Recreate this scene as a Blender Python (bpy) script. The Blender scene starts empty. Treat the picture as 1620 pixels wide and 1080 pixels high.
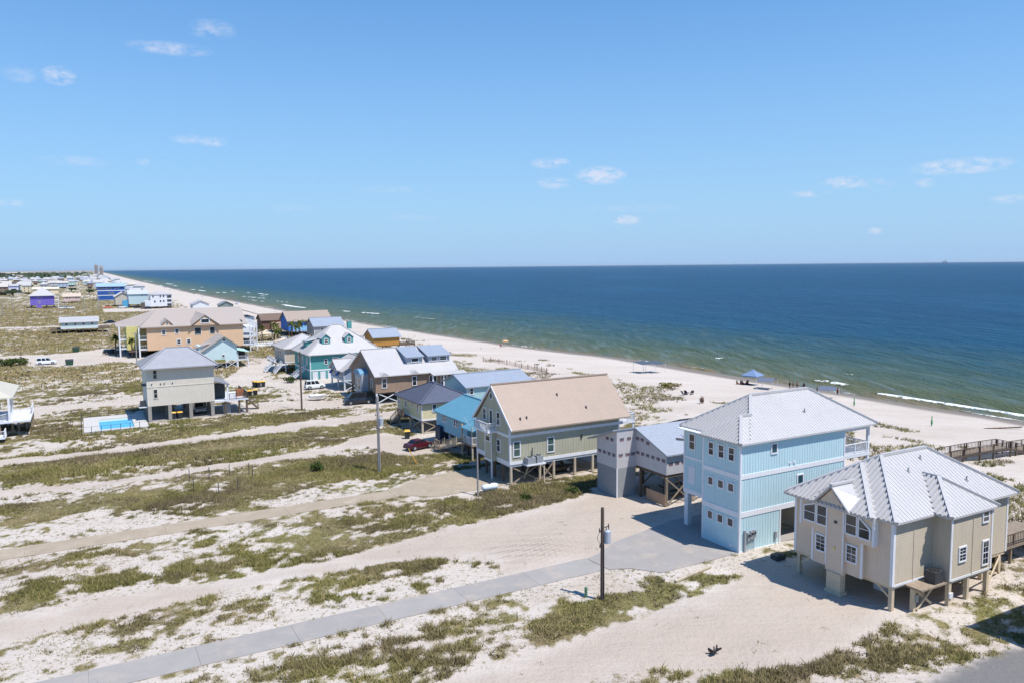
import bpy, bmesh, math, random
import numpy as np
from mathutils import Vector, Matrix
random.seed(7)
rng = np.random.default_rng(11)
S = bpy.context.scene
COL = S.collection
R = math.radians

# ------------------------------------------------------------------ camera, sky, sun, exposure
CAM_H = 26.0
F_PX = 1235.0
PITCH = math.atan(118.5 / F_PX)
ROLL = math.atan(14 / 1420)
fw = Vector((0, math.cos(PITCH), -math.sin(PITCH)))
r0 = Vector((1, 0, 0)); u0 = r0.cross(fw)
rt = r0 * math.cos(ROLL) - u0 * math.sin(ROLL)
up = r0 * math.sin(ROLL) + u0 * math.cos(ROLL)
cam = bpy.data.objects.new('camera', bpy.data.cameras.new('camera'))
COL.objects.link(cam)
m = Matrix.Identity(4)
for i in range(3):
    m[i][0], m[i][1], m[i][2] = rt[i], up[i], -fw[i]
m.translation = (0, 0, CAM_H)
cam.matrix_world = m
cam.data.sensor_width = 36
cam.data.lens = 36 * F_PX / 1620
cam.data.clip_start = 1
cam.data.clip_end = 120000
S.camera = cam

ANG = R(28.8)                      # the street grid: local x runs to the sea, local y along the coast
CA, SA = math.cos(ANG), math.sin(ANG)
def W(x, y, z=0.0):
    return Vector((x * CA - y * SA, x * SA + y * CA, z))

sd = W(2.4, -4.4, 10.1).normalized()
SUN_EL = math.asin(sd.z)
SUN_AZ = math.atan2(sd.x, sd.y)
sun = bpy.data.objects.new('sun', bpy.data.lights.new('sun', 'SUN'))
COL.objects.link(sun)
sun.data.energy = 4.2
sun.data.angle = R(0.53)
sun.data.color = (1.0, 0.955, 0.90)
sun.rotation_euler = sd.to_track_quat('Z', 'Y').to_euler()

S.view_settings.view_transform = 'Standard'
S.view_settings.look = 'None'
S.view_settings.gamma = 1
S.view_settings.exposure = 0.4
S.view_settings.use_curve_mapping = False
S.cycles.use_denoising = True
S.cycles.max_bounces = 5
S.cycles.diffuse_bounces = 3
S.cycles.glossy_bounces = 2
S.cycles.transmission_bounces = 2
S.cycles.volume_bounces = 0
S.cycles.transparent_max_bounces = 4

world = bpy.data.worlds.new('World'); S.world = world
world.use_nodes = True
def build_world():
    nt = world.node_tree; N = nt.nodes; Lk = nt.links
    N.clear()
    out = N.new('ShaderNodeOutputWorld'); bg = N.new('ShaderNodeBackground')
    sky = N.new('ShaderNodeTexSky'); sky.sky_type = 'NISHITA'; sky.sun_disc = False
    sky.sun_elevation = SUN_EL; sky.sun_rotation = SUN_AZ
    sky.altitude = 0; sky.air_density = 1.0; sky.dust_density = 0.2; sky.ozone_density = 2.0
    bg.inputs['Strength'].default_value = 0.125
    def math_(op, a, b=None, c=None):
        n = N.new('ShaderNodeMath'); n.operation = op
        for i, v in enumerate((a, b, c)):
            if v is None: continue
            if isinstance(v, (int, float)): n.inputs[i].default_value = v
            else: Lk.new(v, n.inputs[i])
        return n.outputs[0]
    tc = N.new('ShaderNodeTexCoord'); sp = N.new('ShaderNodeSeparateXYZ')
    Lk.new(tc.outputs['Generated'], sp.inputs[0])
    az = math_('ARCTAN2', sp.outputs[0], sp.outputs[1])
    el = math_('ARCSINE', sp.outputs[2])
    nz = N.new('ShaderNodeTexNoise'); nz.inputs['Scale'].default_value = 60; nz.inputs['Detail'].default_value = 6; nz.inputs['Roughness'].default_value = 0.62
    mp = N.new('ShaderNodeMapping'); mp.inputs['Scale'].default_value = (1, 1, 2.2)
    Lk.new(tc.outputs['Generated'], mp.inputs[0]); Lk.new(mp.outputs[0], nz.inputs['Vector'])
    # small fair-weather clouds, all round the horizon: azimuth, elevation, half width, half height (degrees), density
    cl = [(-22.8, 14.14, 1.92, 0.32, 0.35), (-20.2, 15.5, 1.14, 0.46, 0.3), (-29.3, 11.9, 0.73, 0.42, 0.65), (-31.4, 11.75, 0.74, 0.36, 0.25), (-20.5, 8.51, 0.72, 0.26, 0.5), (-22.0, 8.6, 0.81, 0.26, 0.3), (-24.6, 6.99, 0.44, 0.19, 0.3), (-32.5, 4.12, 0.73, 0.23, 0.4), (-28.7, 6.87, 1.53, 0.24, 0.2), (2.9, 7.35, 1.04, 0.31, 0.55), (6.5, 6.39, 1.31, 0.48, 0.8), (3.3, 5.92, 1.04, 0.31, 0.45), (8.4, 3.24, 0.76, 0.28, 0.7), (22.8, 5.33, 0.96, 0.32, 0.65), (20.7, 4.72, 0.98, 0.2, 0.4), (24.9, 5.1, 0.79, 0.28, 0.35), (29.6, 5.96, 2.12, 0.39, 0.55), (27.6, 5.03, 0.46, 0.25, 0.35), (32.4, 3.8, 0.88, 0.24, 0.35), (24.8, 2.07, 0.38, 0.19, 0.4), (-8.5, 5.54, 2.06, 0.21, 0.14), (8.7, 4.04, 3.1, 0.21, 0.12), (-15.6, 4.17, 1.34, 0.2, 0.12), (-7.2, 3.53, 1.73, 0.17, 0.14)]
    rr = random.Random(3)
    for k in range(26):
        cl.append((rr.uniform(42, 318), rr.uniform(3, 19), rr.uniform(.9, 3), rr.uniform(.3, .7), rr.uniform(.25, .75)))
    acc = None
    for a, e, sa, se, den in cl:
        a = (a + 180) % 360 - 180
        da = math_('MULTIPLY', math_('SUBTRACT', az, R(a)), 1 / R(sa))
        de = math_('MULTIPLY', math_('SUBTRACT', el, R(e)), 1 / R(se))
        q = math_('ADD', math_('MULTIPLY', da, da), math_('MULTIPLY', de, de))
        w_ = math_('MULTIPLY', math_('SUBTRACT', 1.0, math_('MULTIPLY', q, .45)), den * 1.1)
        w_ = math_('MAXIMUM', w_, 0.0)
        acc = w_ if acc is None else math_('MAXIMUM', acc, w_)
    nn = math_('MULTIPLY_ADD', nz.outputs[0], 4.6, -1.75)
    mask = math_('MULTIPLY', acc, nn)
    mask = math_('MINIMUM', math_('MAXIMUM', mask, 0.0), 0.66)
    mix = N.new('ShaderNodeMix'); mix.data_type = 'RGBA'
    Lk.new(mask, mix.inputs['Factor'])
    # a gentle clear-day tint: marine air is bluer and paler low down than the model's
    hs = N.new('ShaderNodeHueSaturation'); hs.inputs['Saturation'].default_value = 1.32
    Lk.new(sky.outputs[0], hs.inputs['Color'])
    low = N.new('ShaderNodeMix'); low.data_type = 'RGBA'
    lf = math_('POWER', math_('MAXIMUM', math_('SUBTRACT', 1.0, math_('MULTIPLY', math_('ABSOLUTE', el), 1 / R(34))), 0.0), 1.6)
    Lk.new(math_('MULTIPLY', lf, .96), low.inputs['Factor']); Lk.new(hs.outputs[0], low.inputs[6]); low.inputs[7].default_value = (3.25, 3.75, 5.1, 1)
    tn = N.new('ShaderNodeMix'); tn.data_type = 'RGBA'; tn.blend_type = 'MULTIPLY'; tn.inputs['Factor'].default_value = 1; tn.inputs[7].default_value = (.67, .92, 1.04, 1)
    Lk.new(low.outputs[2], tn.inputs[6]); Lk.new(tn.outputs[2], mix.inputs[6])
    mix.inputs[7].default_value = (4.9, 5.0, 5.7, 1)
    Lk.new(mix.outputs[2], bg.inputs['Color'])
    Lk.new(bg.outputs[0], out.inputs[0])
build_world()

# ------------------------------------------------------------------ helpers
def lin(r, g, b):
    f = lambda c: (c / 255 / 12.92) if c / 255 <= 0.04045 else ((c / 255 + 0.055) / 1.055) ** 2.4
    return (f(r), f(g), f(b), 1)

MATS = {}
def mk(name, col, rough=.7, var=.1, scale=1.5, bump=0.0, bscale=18, lap=None, spec=.4, metal=0.0, streak=0.0, rnd=0.0, vgroove=None, drift=None):
    if name in MATS: return MATS[name]
    mt = bpy.data.materials.new(name); mt.use_nodes = True
    nt = mt.node_tree; N = nt.nodes; Lk = nt.links
    b = N['Principled BSDF']
    b.inputs['Roughness'].default_value = rough
    b.inputs['Metallic'].default_value = metal
    b.inputs['Specular IOR Level'].default_value = spec
    tc = N.new('ShaderNodeTexCoord')
    n1 = N.new('ShaderNodeTexNoise'); n1.inputs['Scale'].default_value = scale; n1.inputs['Detail'].default_value = 5; n1.inputs['Roughness'].default_value = .65
    Lk.new(tc.outputs['Object'], n1.inputs['Vector'])
    mr = N.new('ShaderNodeMapRange'); mr.inputs[1].default_value = .25; mr.inputs[2].default_value = .75
    mr.inputs[3].default_value = 1 - var; mr.inputs[4].default_value = 1 + var
    Lk.new(n1.outputs[0], mr.inputs[0])
    val = mr.outputs[0]
    if streak:
        mp = N.new('ShaderNodeMapping'); mp.inputs['Scale'].default_value = (3.5, 3.5, .35)
        n2 = N.new('ShaderNodeTexNoise'); n2.inputs['Scale'].default_value = 1.6; n2.inputs['Detail'].default_value = 4
        Lk.new(tc.outputs['Object'], mp.inputs[0]); Lk.new(mp.outputs[0], n2.inputs['Vector'])
        m2 = N.new('ShaderNodeMapRange'); m2.inputs[1].default_value = .35; m2.inputs[2].default_value = .7; m2.inputs[3].default_value = 1; m2.inputs[4].default_value = 1 - streak
        Lk.new(n2.outputs[0], m2.inputs[0])
        mm = N.new('ShaderNodeMath'); mm.operation = 'MULTIPLY'; Lk.new(val, mm.inputs[0]); Lk.new(m2.outputs[0], mm.inputs[1]); val = mm.outputs[0]
    if rnd:
        oi = N.new('ShaderNodeObjectInfo'); m3 = N.new('ShaderNodeMapRange'); m3.inputs[3].default_value = 1 - rnd; m3.inputs[4].default_value = 1 + rnd
        Lk.new(oi.outputs['Random'], m3.inputs[0])
        mm = N.new('ShaderNodeMath'); mm.operation = 'MULTIPLY'; Lk.new(val, mm.inputs[0]); Lk.new(m3.outputs[0], mm.inputs[1]); val = mm.outputs[0]
    vm = N.new('ShaderNodeVectorMath'); vm.operation = 'SCALE'
    vm.inputs[0].default_value = col[:3]; Lk.new(val, vm.inputs['Scale'])
    cout = vm.outputs[0]
    if drift:                              # wind-blown sand lying on the slab
        nd = N.new('ShaderNodeTexNoise'); nd.inputs['Scale'].default_value = .45; nd.inputs['Detail'].default_value = 7; nd.inputs['Roughness'].default_value = .7
        Lk.new(tc.outputs['Object'], nd.inputs['Vector'])
        md = N.new('ShaderNodeMapRange'); md.inputs[1].default_value = .5; md.inputs[2].default_value = .72; md.inputs[3].default_value = 0; md.inputs[4].default_value = .8
        Lk.new(nd.outputs[0], md.inputs[0]); mx = N.new('ShaderNodeMix'); mx.data_type = 'RGBA'; Lk.new(md.outputs[0], mx.inputs[0]); Lk.new(cout, mx.inputs[6]); mx.inputs[7].default_value = drift; cout = mx.outputs[2]
    Lk.new(cout, b.inputs['Base Color'])
    hgt_out = None
    if lap or vgroove:
        sx = N.new('ShaderNodeSeparateXYZ'); Lk.new(tc.outputs['Object'], sx.inputs[0])
        src = sx.outputs[2]
        if vgroove:
            ad = N.new('ShaderNodeMath'); ad.operation = 'ADD'; Lk.new(sx.outputs[0], ad.inputs[0]); Lk.new(sx.outputs[1], ad.inputs[1]); src = ad.outputs[0]
        d = N.new('ShaderNodeMath'); d.operation = 'DIVIDE'; Lk.new(src, d.inputs[0]); d.inputs[1].default_value = lap or vgroove
        fr = N.new('ShaderNodeMath'); fr.operation = 'FRACT'; Lk.new(d.outputs[0], fr.inputs[0])
        bp = N.new('ShaderNodeBump'); bp.inputs['Strength'].default_value = .8; bp.inputs['Distance'].default_value = .03; bp.invert = bool(lap)
        Lk.new(fr.outputs[0], bp.inputs['Height']); Lk.new(bp.outputs[0], b.inputs['Normal'])
    elif bump:
        n3 = N.new('ShaderNodeTexNoise'); n3.inputs['Scale'].default_value = bscale; n3.inputs['Detail'].default_value = 4
        Lk.new(tc.outputs['Object'], n3.inputs['Vector'])
        bp = N.new('ShaderNodeBump'); bp.inputs['Strength'].default_value = bump; bp.inputs['Distance'].default_value = .05
        Lk.new(n3.outputs[0], bp.inputs['Height']); Lk.new(bp.outputs[0], b.inputs['Normal'])
    MATS[name] = mt
    return mt

WHITE = mk('white_trim', lin(226, 226, 228), .6, .04, streak=.06)
WHITE2 = mk('white_vinyl', lin(214, 216, 220), .6, .06)
GLASS = mk('window_glass', (.024, .032, .040, 1), .05, .75, 1.1, spec=.8)
GLASS2 = mk('car_glass', (.012, .014, .017, 1), .05, .1, spec=.6)
WOOD = mk('weathered_wood', lin(150, 134, 116), .9, .22, 2.5, .4, 12, streak=.2, rnd=.12)
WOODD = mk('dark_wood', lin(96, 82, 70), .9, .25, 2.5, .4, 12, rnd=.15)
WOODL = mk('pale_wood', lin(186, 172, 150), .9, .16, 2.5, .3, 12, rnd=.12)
POLE = mk('pole_wood', lin(98, 84, 76), .95, .25, 3, .5, 9, streak=.25)
POLEG = mk('grey_pole_wood', lin(150, 146, 144), .9, .15, 3, .4, 9)
BLACK = mk('black_rubber', (.012, .012, .013, 1), .8, .1)
DGREY = mk('dark_grey_metal', lin(62, 64, 68), .5, .12)
GREY = mk('grey_metal', lin(150, 154, 158), .45, .1)
ROOFW = mk('white_metal_roof', lin(186, 183, 181), .42, .05, .35, spec=.45, streak=.09)
ROOFG = mk('grey_metal_roof', lin(150, 158, 170), .42, .06, .6, spec=.45)
ROOFT = mk('tan_metal_roof', lin(164, 145, 130), .5, .05, .6, spec=.35)
CONC = mk('concrete', lin(152, 147, 142), .9, .08, .5, .15, 14, rnd=.04, drift=lin(174, 162, 148))
CONCT = mk('tan_concrete', lin(160, 146, 126), .95, .1, .5, .15, 14, rnd=.03, drift=lin(180, 166, 148))

class MB:
    def __init__(s, o=(0, 0)): s.v = []; s.f = []; s.o = o
    def pt(s, p): s.v.append((p[0] - s.o[0], p[1] - s.o[1], p[2])); return len(s.v) - 1
    def box(s, x0, x1, y0, y1, z0, z1):
        if x0 > x1: x0, x1 = x1, x0
        if y0 > y1: y0, y1 = y1, y0
        i = [s.pt(p) for p in ((x0,y0,z0),(x1,y0,z0),(x1,y1,z0),(x0,y1,z0),(x0,y0,z1),(x1,y0,z1),(x1,y1,z1),(x0,y1,z1))]
        for q in ((0,3,2,1),(4,5,6,7),(0,1,5,4),(1,2,6,5),(2,3,7,6),(3,0,4,7)): s.f.append([i[k] for k in q])
        return s
    def poly(s, pts): s.f.append([s.pt(p) for p in pts]); return s
    def slab(s, pts, th):
        n = len(pts); a = [s.pt(p) for p in pts]; b = [s.pt((p[0], p[1], p[2] - th)) for p in pts]
        s.f.append(a); s.f.append(b[::-1])
        for k in range(n): s.f.append([a[k], b[k], b[(k+1) % n], a[(k+1) % n]])
        return s
    def bar(s, p, q, w, h=None, upv=None):
        p = Vector(p); q = Vector(q); d = (q - p).normalized(); h = h or w
        u = Vector(upv) if upv else (Vector((0, 0, 1)) if abs(d.z) < .95 else Vector((1, 0, 0)))
        a = d.cross(u).normalized(); b = a.cross(d).normalized()
        i = []
        for c in (p, q):
            for e, g in ((-1,-1),(1,-1),(1,1),(-1,1)): i.append(s.pt(c + a * (e * w / 2) + b * (g * h / 2)))
        for k in ((0,3,2,1),(4,5,6,7),(0,1,5,4),(1,2,6,5),(2,3,7,6),(3,0,4,7)): s.f.append([i[j] for j in k])
        return s
    def cyl(s, p, q, ra, rb=None, n=8, cap=True):
        p = Vector(p); q = Vector(q); d = (q - p).normalized(); rb = ra if rb is None else rb
        u = Vector((0, 0, 1)) if abs(d.z) < .9 else Vector((1, 0, 0))
        a = d.cross(u).normalized(); b = a.cross(d).normalized()
        A_ = []; B_ = []
        for k in range(n):
            t = 2 * math.pi * k / n; o = a * math.cos(t) + b * math.sin(t)
            A_.append(s.pt(p + o * ra)); B_.append(s.pt(q + o * rb))
        for k in range(n): s.f.append([A_[k], A_[(k+1) % n], B_[(k+1) % n], B_[k]])
        if cap: s.f.append(A_[::-1]); s.f.append(B_)
        return s
    def loft(s, rings, cap=True):
        idx = [[s.pt(p) for p in r_] for r_ in rings]; n = len(rings[0])
        for a, b in zip(idx, idx[1:]):
            for k in range(n): s.f.append([a[k], a[(k+1) % n], b[(k+1) % n], b[k]])
        if cap: s.f.append(idx[0][::-1]); s.f.append(idx[-1])
        return s
    def mesh(s, name, mat, smooth=False):
        me = bpy.data.meshes.new(name); me.from_pydata(s.v, [], s.f)
        bm = bmesh.new(); bm.from_mesh(me); bmesh.ops.recalc_face_normals(bm, faces=bm.faces); bm.to_mesh(me); bm.free()
        me.materials.append(mat)
        if smooth:
            for p in me.polygons: p.use_smooth = True
        return me
    def build(s, name, mat, parent=None, smooth=False):
        o = bpy.data.objects.new(name, s.mesh(name, mat, smooth)); COL.objects.link(o)
        if parent: o.parent = parent
        else: o.location = W(*s.o); o.rotation_euler.z = ANG
        return o

def tag(o, label=None, cat=None, group=None, kind=None):
    if label: o['label'] = label
    if cat: o['category'] = cat
    if group: o['group'] = group
    if kind: o['kind'] = kind
    return o
def empty(name, label, cat, x, y, z=0, rz=0.0, group=None):
    o = bpy.data.objects.new(name, None); COL.objects.link(o); o.empty_display_size = .5
    o.location = W(x, y, z); o.rotation_euler.z = ANG + rz
    return tag(o, label, cat, group)
def child(name, me, parent):
    o = bpy.data.objects.new(name, me); COL.objects.link(o); o.parent = parent
    return o
def copy_tree(o, parent=None):
    c = o.copy(); COL.objects.link(c); c.parent = parent
    for ch in list(o.children): copy_tree(ch, c)
    return c

# value noise on arrays
def vnoise(x, y, seed=0):
    xi = np.floor(x).astype(np.int64); yi = np.floor(y).astype(np.int64)
    xf = x - xi; yf = y - yi
    xf = xf * xf * (3 - 2 * xf); yf = yf * yf * (3 - 2 * yf)
    def h(a, b):
        n = (a * 374761393 + b * 668265263 + seed * 1274126177) & 0xffffffff
        n = ((n ^ (n >> 13)) * 1274126177) & 0xffffffff
        return ((n ^ (n >> 16)) & 0xffff) / 65535.0
    return (h(xi, yi) * (1-xf) + h(xi+1, yi) * xf) * (1-yf) + (h(xi, yi+1) * (1-xf) + h(xi+1, yi+1) * xf) * yf
def fbm(x, y, seed=0, oct=4):
    r_ = 0; a = .5; t = 0
    for k in range(oct):
        r_ = r_ + a * vnoise(x, y, seed + k); t += a; a *= .55; x = x * 2.03 + 5.1; y = y * 2.03 + 1.7
    return r_ / t
def sstep(a, b, t):
    t = np.clip((t - a) / (b - a), 0, 1); return t * t * (3 - 2 * t)
def poly_sd(x, y, P):
    """signed distance to polygon, positive inside"""
    P = np.array(P, float); n = len(P); d = np.full(x.shape, 1e9); ins = np.zeros(x.shape, bool)
    for i in range(n):
        a = P[i]; b = P[(i+1) % n]; e = b - a
        wx = x - a[0]; wy = y - a[1]; t = np.clip((wx * e[0] + wy * e[1]) / (e @ e + 1e-9), 0, 1)
        d = np.minimum(d, (wx - e[0]*t)**2 + (wy - e[1]*t)**2)
        c = ((a[1] > y) != (b[1] > y)) & (x < (b[0]-a[0]) * (y-a[1]) / (b[1]-a[1] + 1e-12) + a[0])
        ins ^= c
    return np.where(ins, 1, -1) * np.sqrt(d)

# ------------------------------------------------------------------ layout of the ground (metres in the street grid)
PAD1 = [(38.2,56.0),(39.6,56.4),(42.9,58.2),(48.6,59.6),(51.6,60.3),(57.0,60.4),(57.0,52.0),(50.75,52.0),(50.7,50.2),(41.9,50.1),(41.2,50.9),(40.2,52.2),(38.4,53.0)]
DR1 = [(-14,53.1),(38.2,53.1),(38.2,56.0),(-14,56.3)]
PAD2 = [(30.2,85.8),(31.5,86.1),(33.7,87.8),(36.4,88.8),(43.2,89.6),(58,89),(58,80.6),(43.5,80.6),(39.3,80.4),(34.2,80.2),(31.7,82.2),(30.2,82.6)]
DR2 = [(-24,82.3),(30.2,82.5),(30.2,85.5),(-24,85.6)]
SANDS = [
 [(-16,63.2),(-16,67.4),(1.2,68.0),(9.5,67.3),(19.2,67.2),(27.2,69.1),(35.7,69.9),(45.3,71.2),(51.0,72.8),(56.1,63.3),(50,58.6),(40.3,56.0),(30.8,56.2),(31,60.7),(26.8,63.2),(22.6,64.4),(18.4,64.4),(6.2,65.0)],
 [(12,40.0),(18.5,43.2),(25.0,43.6),(31.4,44.0),(35.9,44.3),(38.8,44.8),(43.8,45.3),(46.4,45.3),(49,48),(53.2,47.1),(60,44),(62,34.5),(50.8,35.2),(44.9,34.0),(39.8,33.6),(37.4,34.8),(30.8,38.3),(27.9,39.1),(18,37)],
 [(-24,107.7),(-24,110.1),(4.2,107.4),(11.6,108.4),(21.1,109.9),(31.1,110.8),(35.7,115.6),(40.8,116.6),(43.5,111.5),(46.2,107.1),(44.3,98.6),(37.4,100.5),(36.6,106.2),(35.4,108.6),(28.0,107.9),(18.8,106.7),(5.0,105.5)],
 [(-24,128.9),(.9,126.6),(9.8,128.5),(25.1,129.9),(31.5,131.5),(43.7,133.5),(56,133.2),(56,127.3),(41.8,127.7),(33.8,127.7),(22.3,125.6),(14,125.2),(2.9,123.4),(-24,124.8)],
 [(-40,176.1),(-5.9,174.0),(2.9,175.0),(9.2,175.7),(26,176),(26,160),(8.8,168.5),(1.7,169.3),(-5.7,166.8),(-8.8,162.4),(-40,168)],
 [(24,150),(29,156),(36,154),(48,149),(48,142.6),(38,143.5),(30,146.5)],
 [(-60,283.0),(-16.9,284.7),(-7.3,281.2),(.7,286.9),(6,294.3),(12,290),(16.2,254.7),(14,240.5),(7.8,248.7),(-1,243.4),(-7.2,248.0),(-14,249),(-14.8,274),(-60,277.3)],
 [(43.1,233.3),(54,237.2),(53,224.3),(36,190),(42,186),(46,176),(46,166),(39,165),(36,176),(26,183),(27,190)],
 [(12,540),(12,600),(60,575),(60,548)],
 [(-80,430),(-80,440),(6,424),(16,440),(17,425),(4,414)],
 [(38.2,48.2),(38.2,53.2),(30,52.9),(30,51.0)],
]
DENSE = [
 [(14.1,75.3),(16.6,70.7),(20.9,69.4),(29.1,69.0),(34.5,70.0),(39.1,70.9),(45.2,71.8),(51.2,73.1),(55,78.4),(48.4,79.6),(43.4,79.6),(34.8,79.2),(25.1,77.9),(18.7,76.3)],
 [(-2.8,123.1),(16.1,124.5),(40.6,126.5),(49.1,126.2),(41.7,121.3),(36,117.5),(24.3,114.3),(-10,112.9),(-10.8,120.2)],
 [(28,106.1),(36.5,104.5),(41.4,98.7),(39.7,92.1),(31.6,93.4),(18.2,90.5),(11.2,92.3),(18,103),(21.7,104.6)],
 [(-9.3,102.1),(.7,101.3),(11.9,97.6),(11,92),(.5,93.9),(-8.3,94.7)],
 [(26.1,46.1),(27,44.6),(31.9,45.6),(35.7,45.4),(42.1,46.3),(47.4,46),(43.2,49),(34.9,48.6),(28.6,48.5)],
 [(30.9,34.6),(37,34.1),(41.7,33.2),(46.8,32.4),(52.3,31.6),(50.4,29.5),(43.8,30.5),(37.2,31.5)],
 [(7.6,136.7),(36.5,141.1),(43.4,140.6),(31.8,134),(15.6,131.2),(1.3,130.6)],
 [(-7.3,74.3),(-2.7,73.4),(5.6,72.6),(8.3,70.5),(-2.6,69.5),(-6.7,69.4)],
 [(.4,225.3),(-38.4,228),(-38,243),(9.6,236.4)],
 [(22,64),(23.3,64),(25,62.3),(26.5,62),(24.4,60.4),(22.6,60.8),(20.9,61.1)],
 [(44.1,239.3),(54,241.2),(57.7,256.8),(47.9,257.7)],
 [(40,117.8),(46,118.5),(52,117),(46,113),(42.5,111.8)],
 [(47,97),(43.5,98.5),(41,96.5),(44,93)],
]
OATS = [[(78,118),(84,114),(92,108),(90,101),(76,104)],[(84,72),(92,73),(103,70),(106,66),(98,68),(84,68)],[(78,58),(88,58),(97,54),(110,52),(88,42),(82,52)],[(98,140),(106,138),(106,128),(100,127)],[(74,182),(86,182),(94,152),(90,146),(78,156)],[(66,100),(76,99),(76,92),(66,90)]]
ASPH = [(43.5,28.2),(47.6,28.4),(52.6,28.0),(60,27.2),(75,26),(75,16),(40,16)]

SHY = np.array([-500, 0, 76, 190, 247, 336, 556, 1043, 3162, 6000, 60000.])
SHX = np.array([146, 146, 146, 145.5, 136, 130, 121, 119, 146, 190, 900.])
def shore(y): return np.interp(y, SHY, SHX)
def hgt(x, y, detail=True):
    x = np.asarray(x, float); y = np.asarray(y, float)
    d = x - shore(y)
    t = np.clip((d + 52) / 52, 0, 1)
    z = -2.5 * t ** 1.25
    z = np.where(d > 0, -2.5 - np.minimum(d * .05, 6), z)
    n = fbm(x * .09, y * .07, 5, 4)
    z = z + 1.7 * np.clip(n - .36, 0, 1) * np.exp(-((d + 60) / 16) ** 2)
    if detail:
        k = sstep(-20, -40, d)
        z = z + k * .5 * (fbm(x * .22, y * .22, 9, 4) - .5) * sstep(0, 3, -poly_max(x, y)) + (.05 * (fbm(x * .5, y * .3, 19, 3) - .5)) * sstep(-2, -8, d)
    return z
FLAT = [PAD1, DR1, PAD2, DR2, ASPH,
        [(50,33),(70,33),(70,46),(50,46)], [(42,78),(62,78),(62,90),(42,90)], [(50,60),(64,60),(64,76),(50,76)],
        [(-1.5,139),(28,139),(28,158),(-1.5,158)], [(34,101),(48,101),(48,110),(34,110)], [(36,140),(50,140),(50,150),(36,150)], [(39,163),(50,163),(50,171),(39,171)]]
def poly_max(x, y):
    r_ = np.full(x.shape, -1e9)
    for P in FLAT: r_ = np.maximum(r_, poly_sd(x, y, P))
    return r_
def veg_map(x, y):
    """0 bare sand .. 1 closed grass cover"""
    n = fbm(x * .085 + 3, y * .19, 21, 5)
    n2 = fbm(x * .45, y * .6, 33, 4)
    v = (n - .5) * 1.7 + (n2 - .5) * 2.2 + (fbm(x * 1.4, y * 1.7, 35, 3) - .5) * 2.2
    off = np.full(x.shape, -.08)
    off += sstep(85, 110, y) * .24 + sstep(160, 240, y) * .22
    off -= sstep(47, 57, y) * sstep(67, 57, y) * .38
    dense = np.full(x.shape, -1e9); sand = np.full(x.shape, -1e9)
    for P in DENSE: dense = np.maximum(dense, poly_sd(x, y, P))
    off += .8 * sstep(-1.3, 1.0, dense + (n2 - .5) * 2.5)
    for P in SANDS: sand = np.maximum(sand, poly_sd(x, y, P))
    off -= 1.7 * sstep(-.5, .5, sand + (n2 - .5) * 1.6)
    flat = np.full(x.shape, -1e9)
    for P in (PAD1, PAD2, DR1, DR2, ASPH): flat = np.maximum(flat, poly_sd(x, y, P))
    off += .28 * sstep(-1.1, -.2, flat) * (y < 52.9)
    d = x - shore(y)
    off -= 1.6 * sstep(-66, -44, d + (n - .5) * 40) + .12 * sstep(-80, -70, d)
    for (a, b, c, e) in ((51, 67, 35, 45), (51, 66, 50, 60), (43, 60, 80, 89.5), (51, 64, 62, 74), (45, 60, 95, 123), (8, 27, 146, 158), (46, 66, 141, 158), (46, 62, 160, 200)):
        off -= 1.2 * sstep(-1, .6, np.minimum(np.minimum(x - a, b - x), np.minimum(y - c, e - y)))
    return sstep(-.32, .5, v + off)

# ------------------------------------------------------------------ ground sheet
def axis(segs):
    out = []
    for a, b, st in segs: out += list(np.arange(a, b, st))
    return out
gx = [-60000, -25000, -12000, -6000, -3000, -1600, -900] + axis([(-600, -200, 40), (-200, -60, 8), (-60, -16, 2), (-16, 76, .45), (76, 170, 1.1), (170, 260, 10)]) + [300, 600, 1500]
gy = [-200, -60, 0, 10] + axis([(18, 100, .45), (100, 160, .7), (160, 300, 1.6), (300, 700, 5), (700, 2000, 30), (2000, 6000, 200)]) + [6000, 8000, 12000, 20000, 35000, 60000]
gx = np.array(gx, float); gy = np.array(gy, float)
def grid_obj(name, gx, gy, zf, mat, attrs):
    X, Y = np.meshgrid(gx, gy)
    x = X.ravel(); y = Y.ravel(); z = zf(x, y)
    co = np.stack([x * CA - y * SA, x * SA + y * CA, z], 1)
    nx, ny = len(gx), len(gy)
    i = np.arange(nx * ny).reshape(ny, nx)
    q = np.stack([i[:-1, :-1], i[:-1, 1:], i[1:, 1:], i[1:, :-1]], -1).reshape(-1, 4)
    me = bpy.data.meshes.new(name)
    me.vertices.add(len(co)); me.vertices.foreach_set('co', co.ravel())
    me.loops.add(q.size); me.loops.foreach_set('vertex_index', q.ravel())
    me.polygons.add(len(q)); me.polygons.foreach_set('loop_start', np.arange(0, q.size, 4)); me.polygons.foreach_set('loop_total', np.full(len(q), 4))
    me.polygons.foreach_set('use_smooth', np.ones(len(q), bool))
    me.update()
    for n, f in attrs.items():
        a = me.attributes.new(n, 'FLOAT', 'POINT'); a.data.foreach_set('value', np.asarray(f(x, y), np.float32))
    me.materials.append(mat)
    o = bpy.data.objects.new(name, me); COL.objects.link(o)
    return tag(o, kind='structure')

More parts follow.
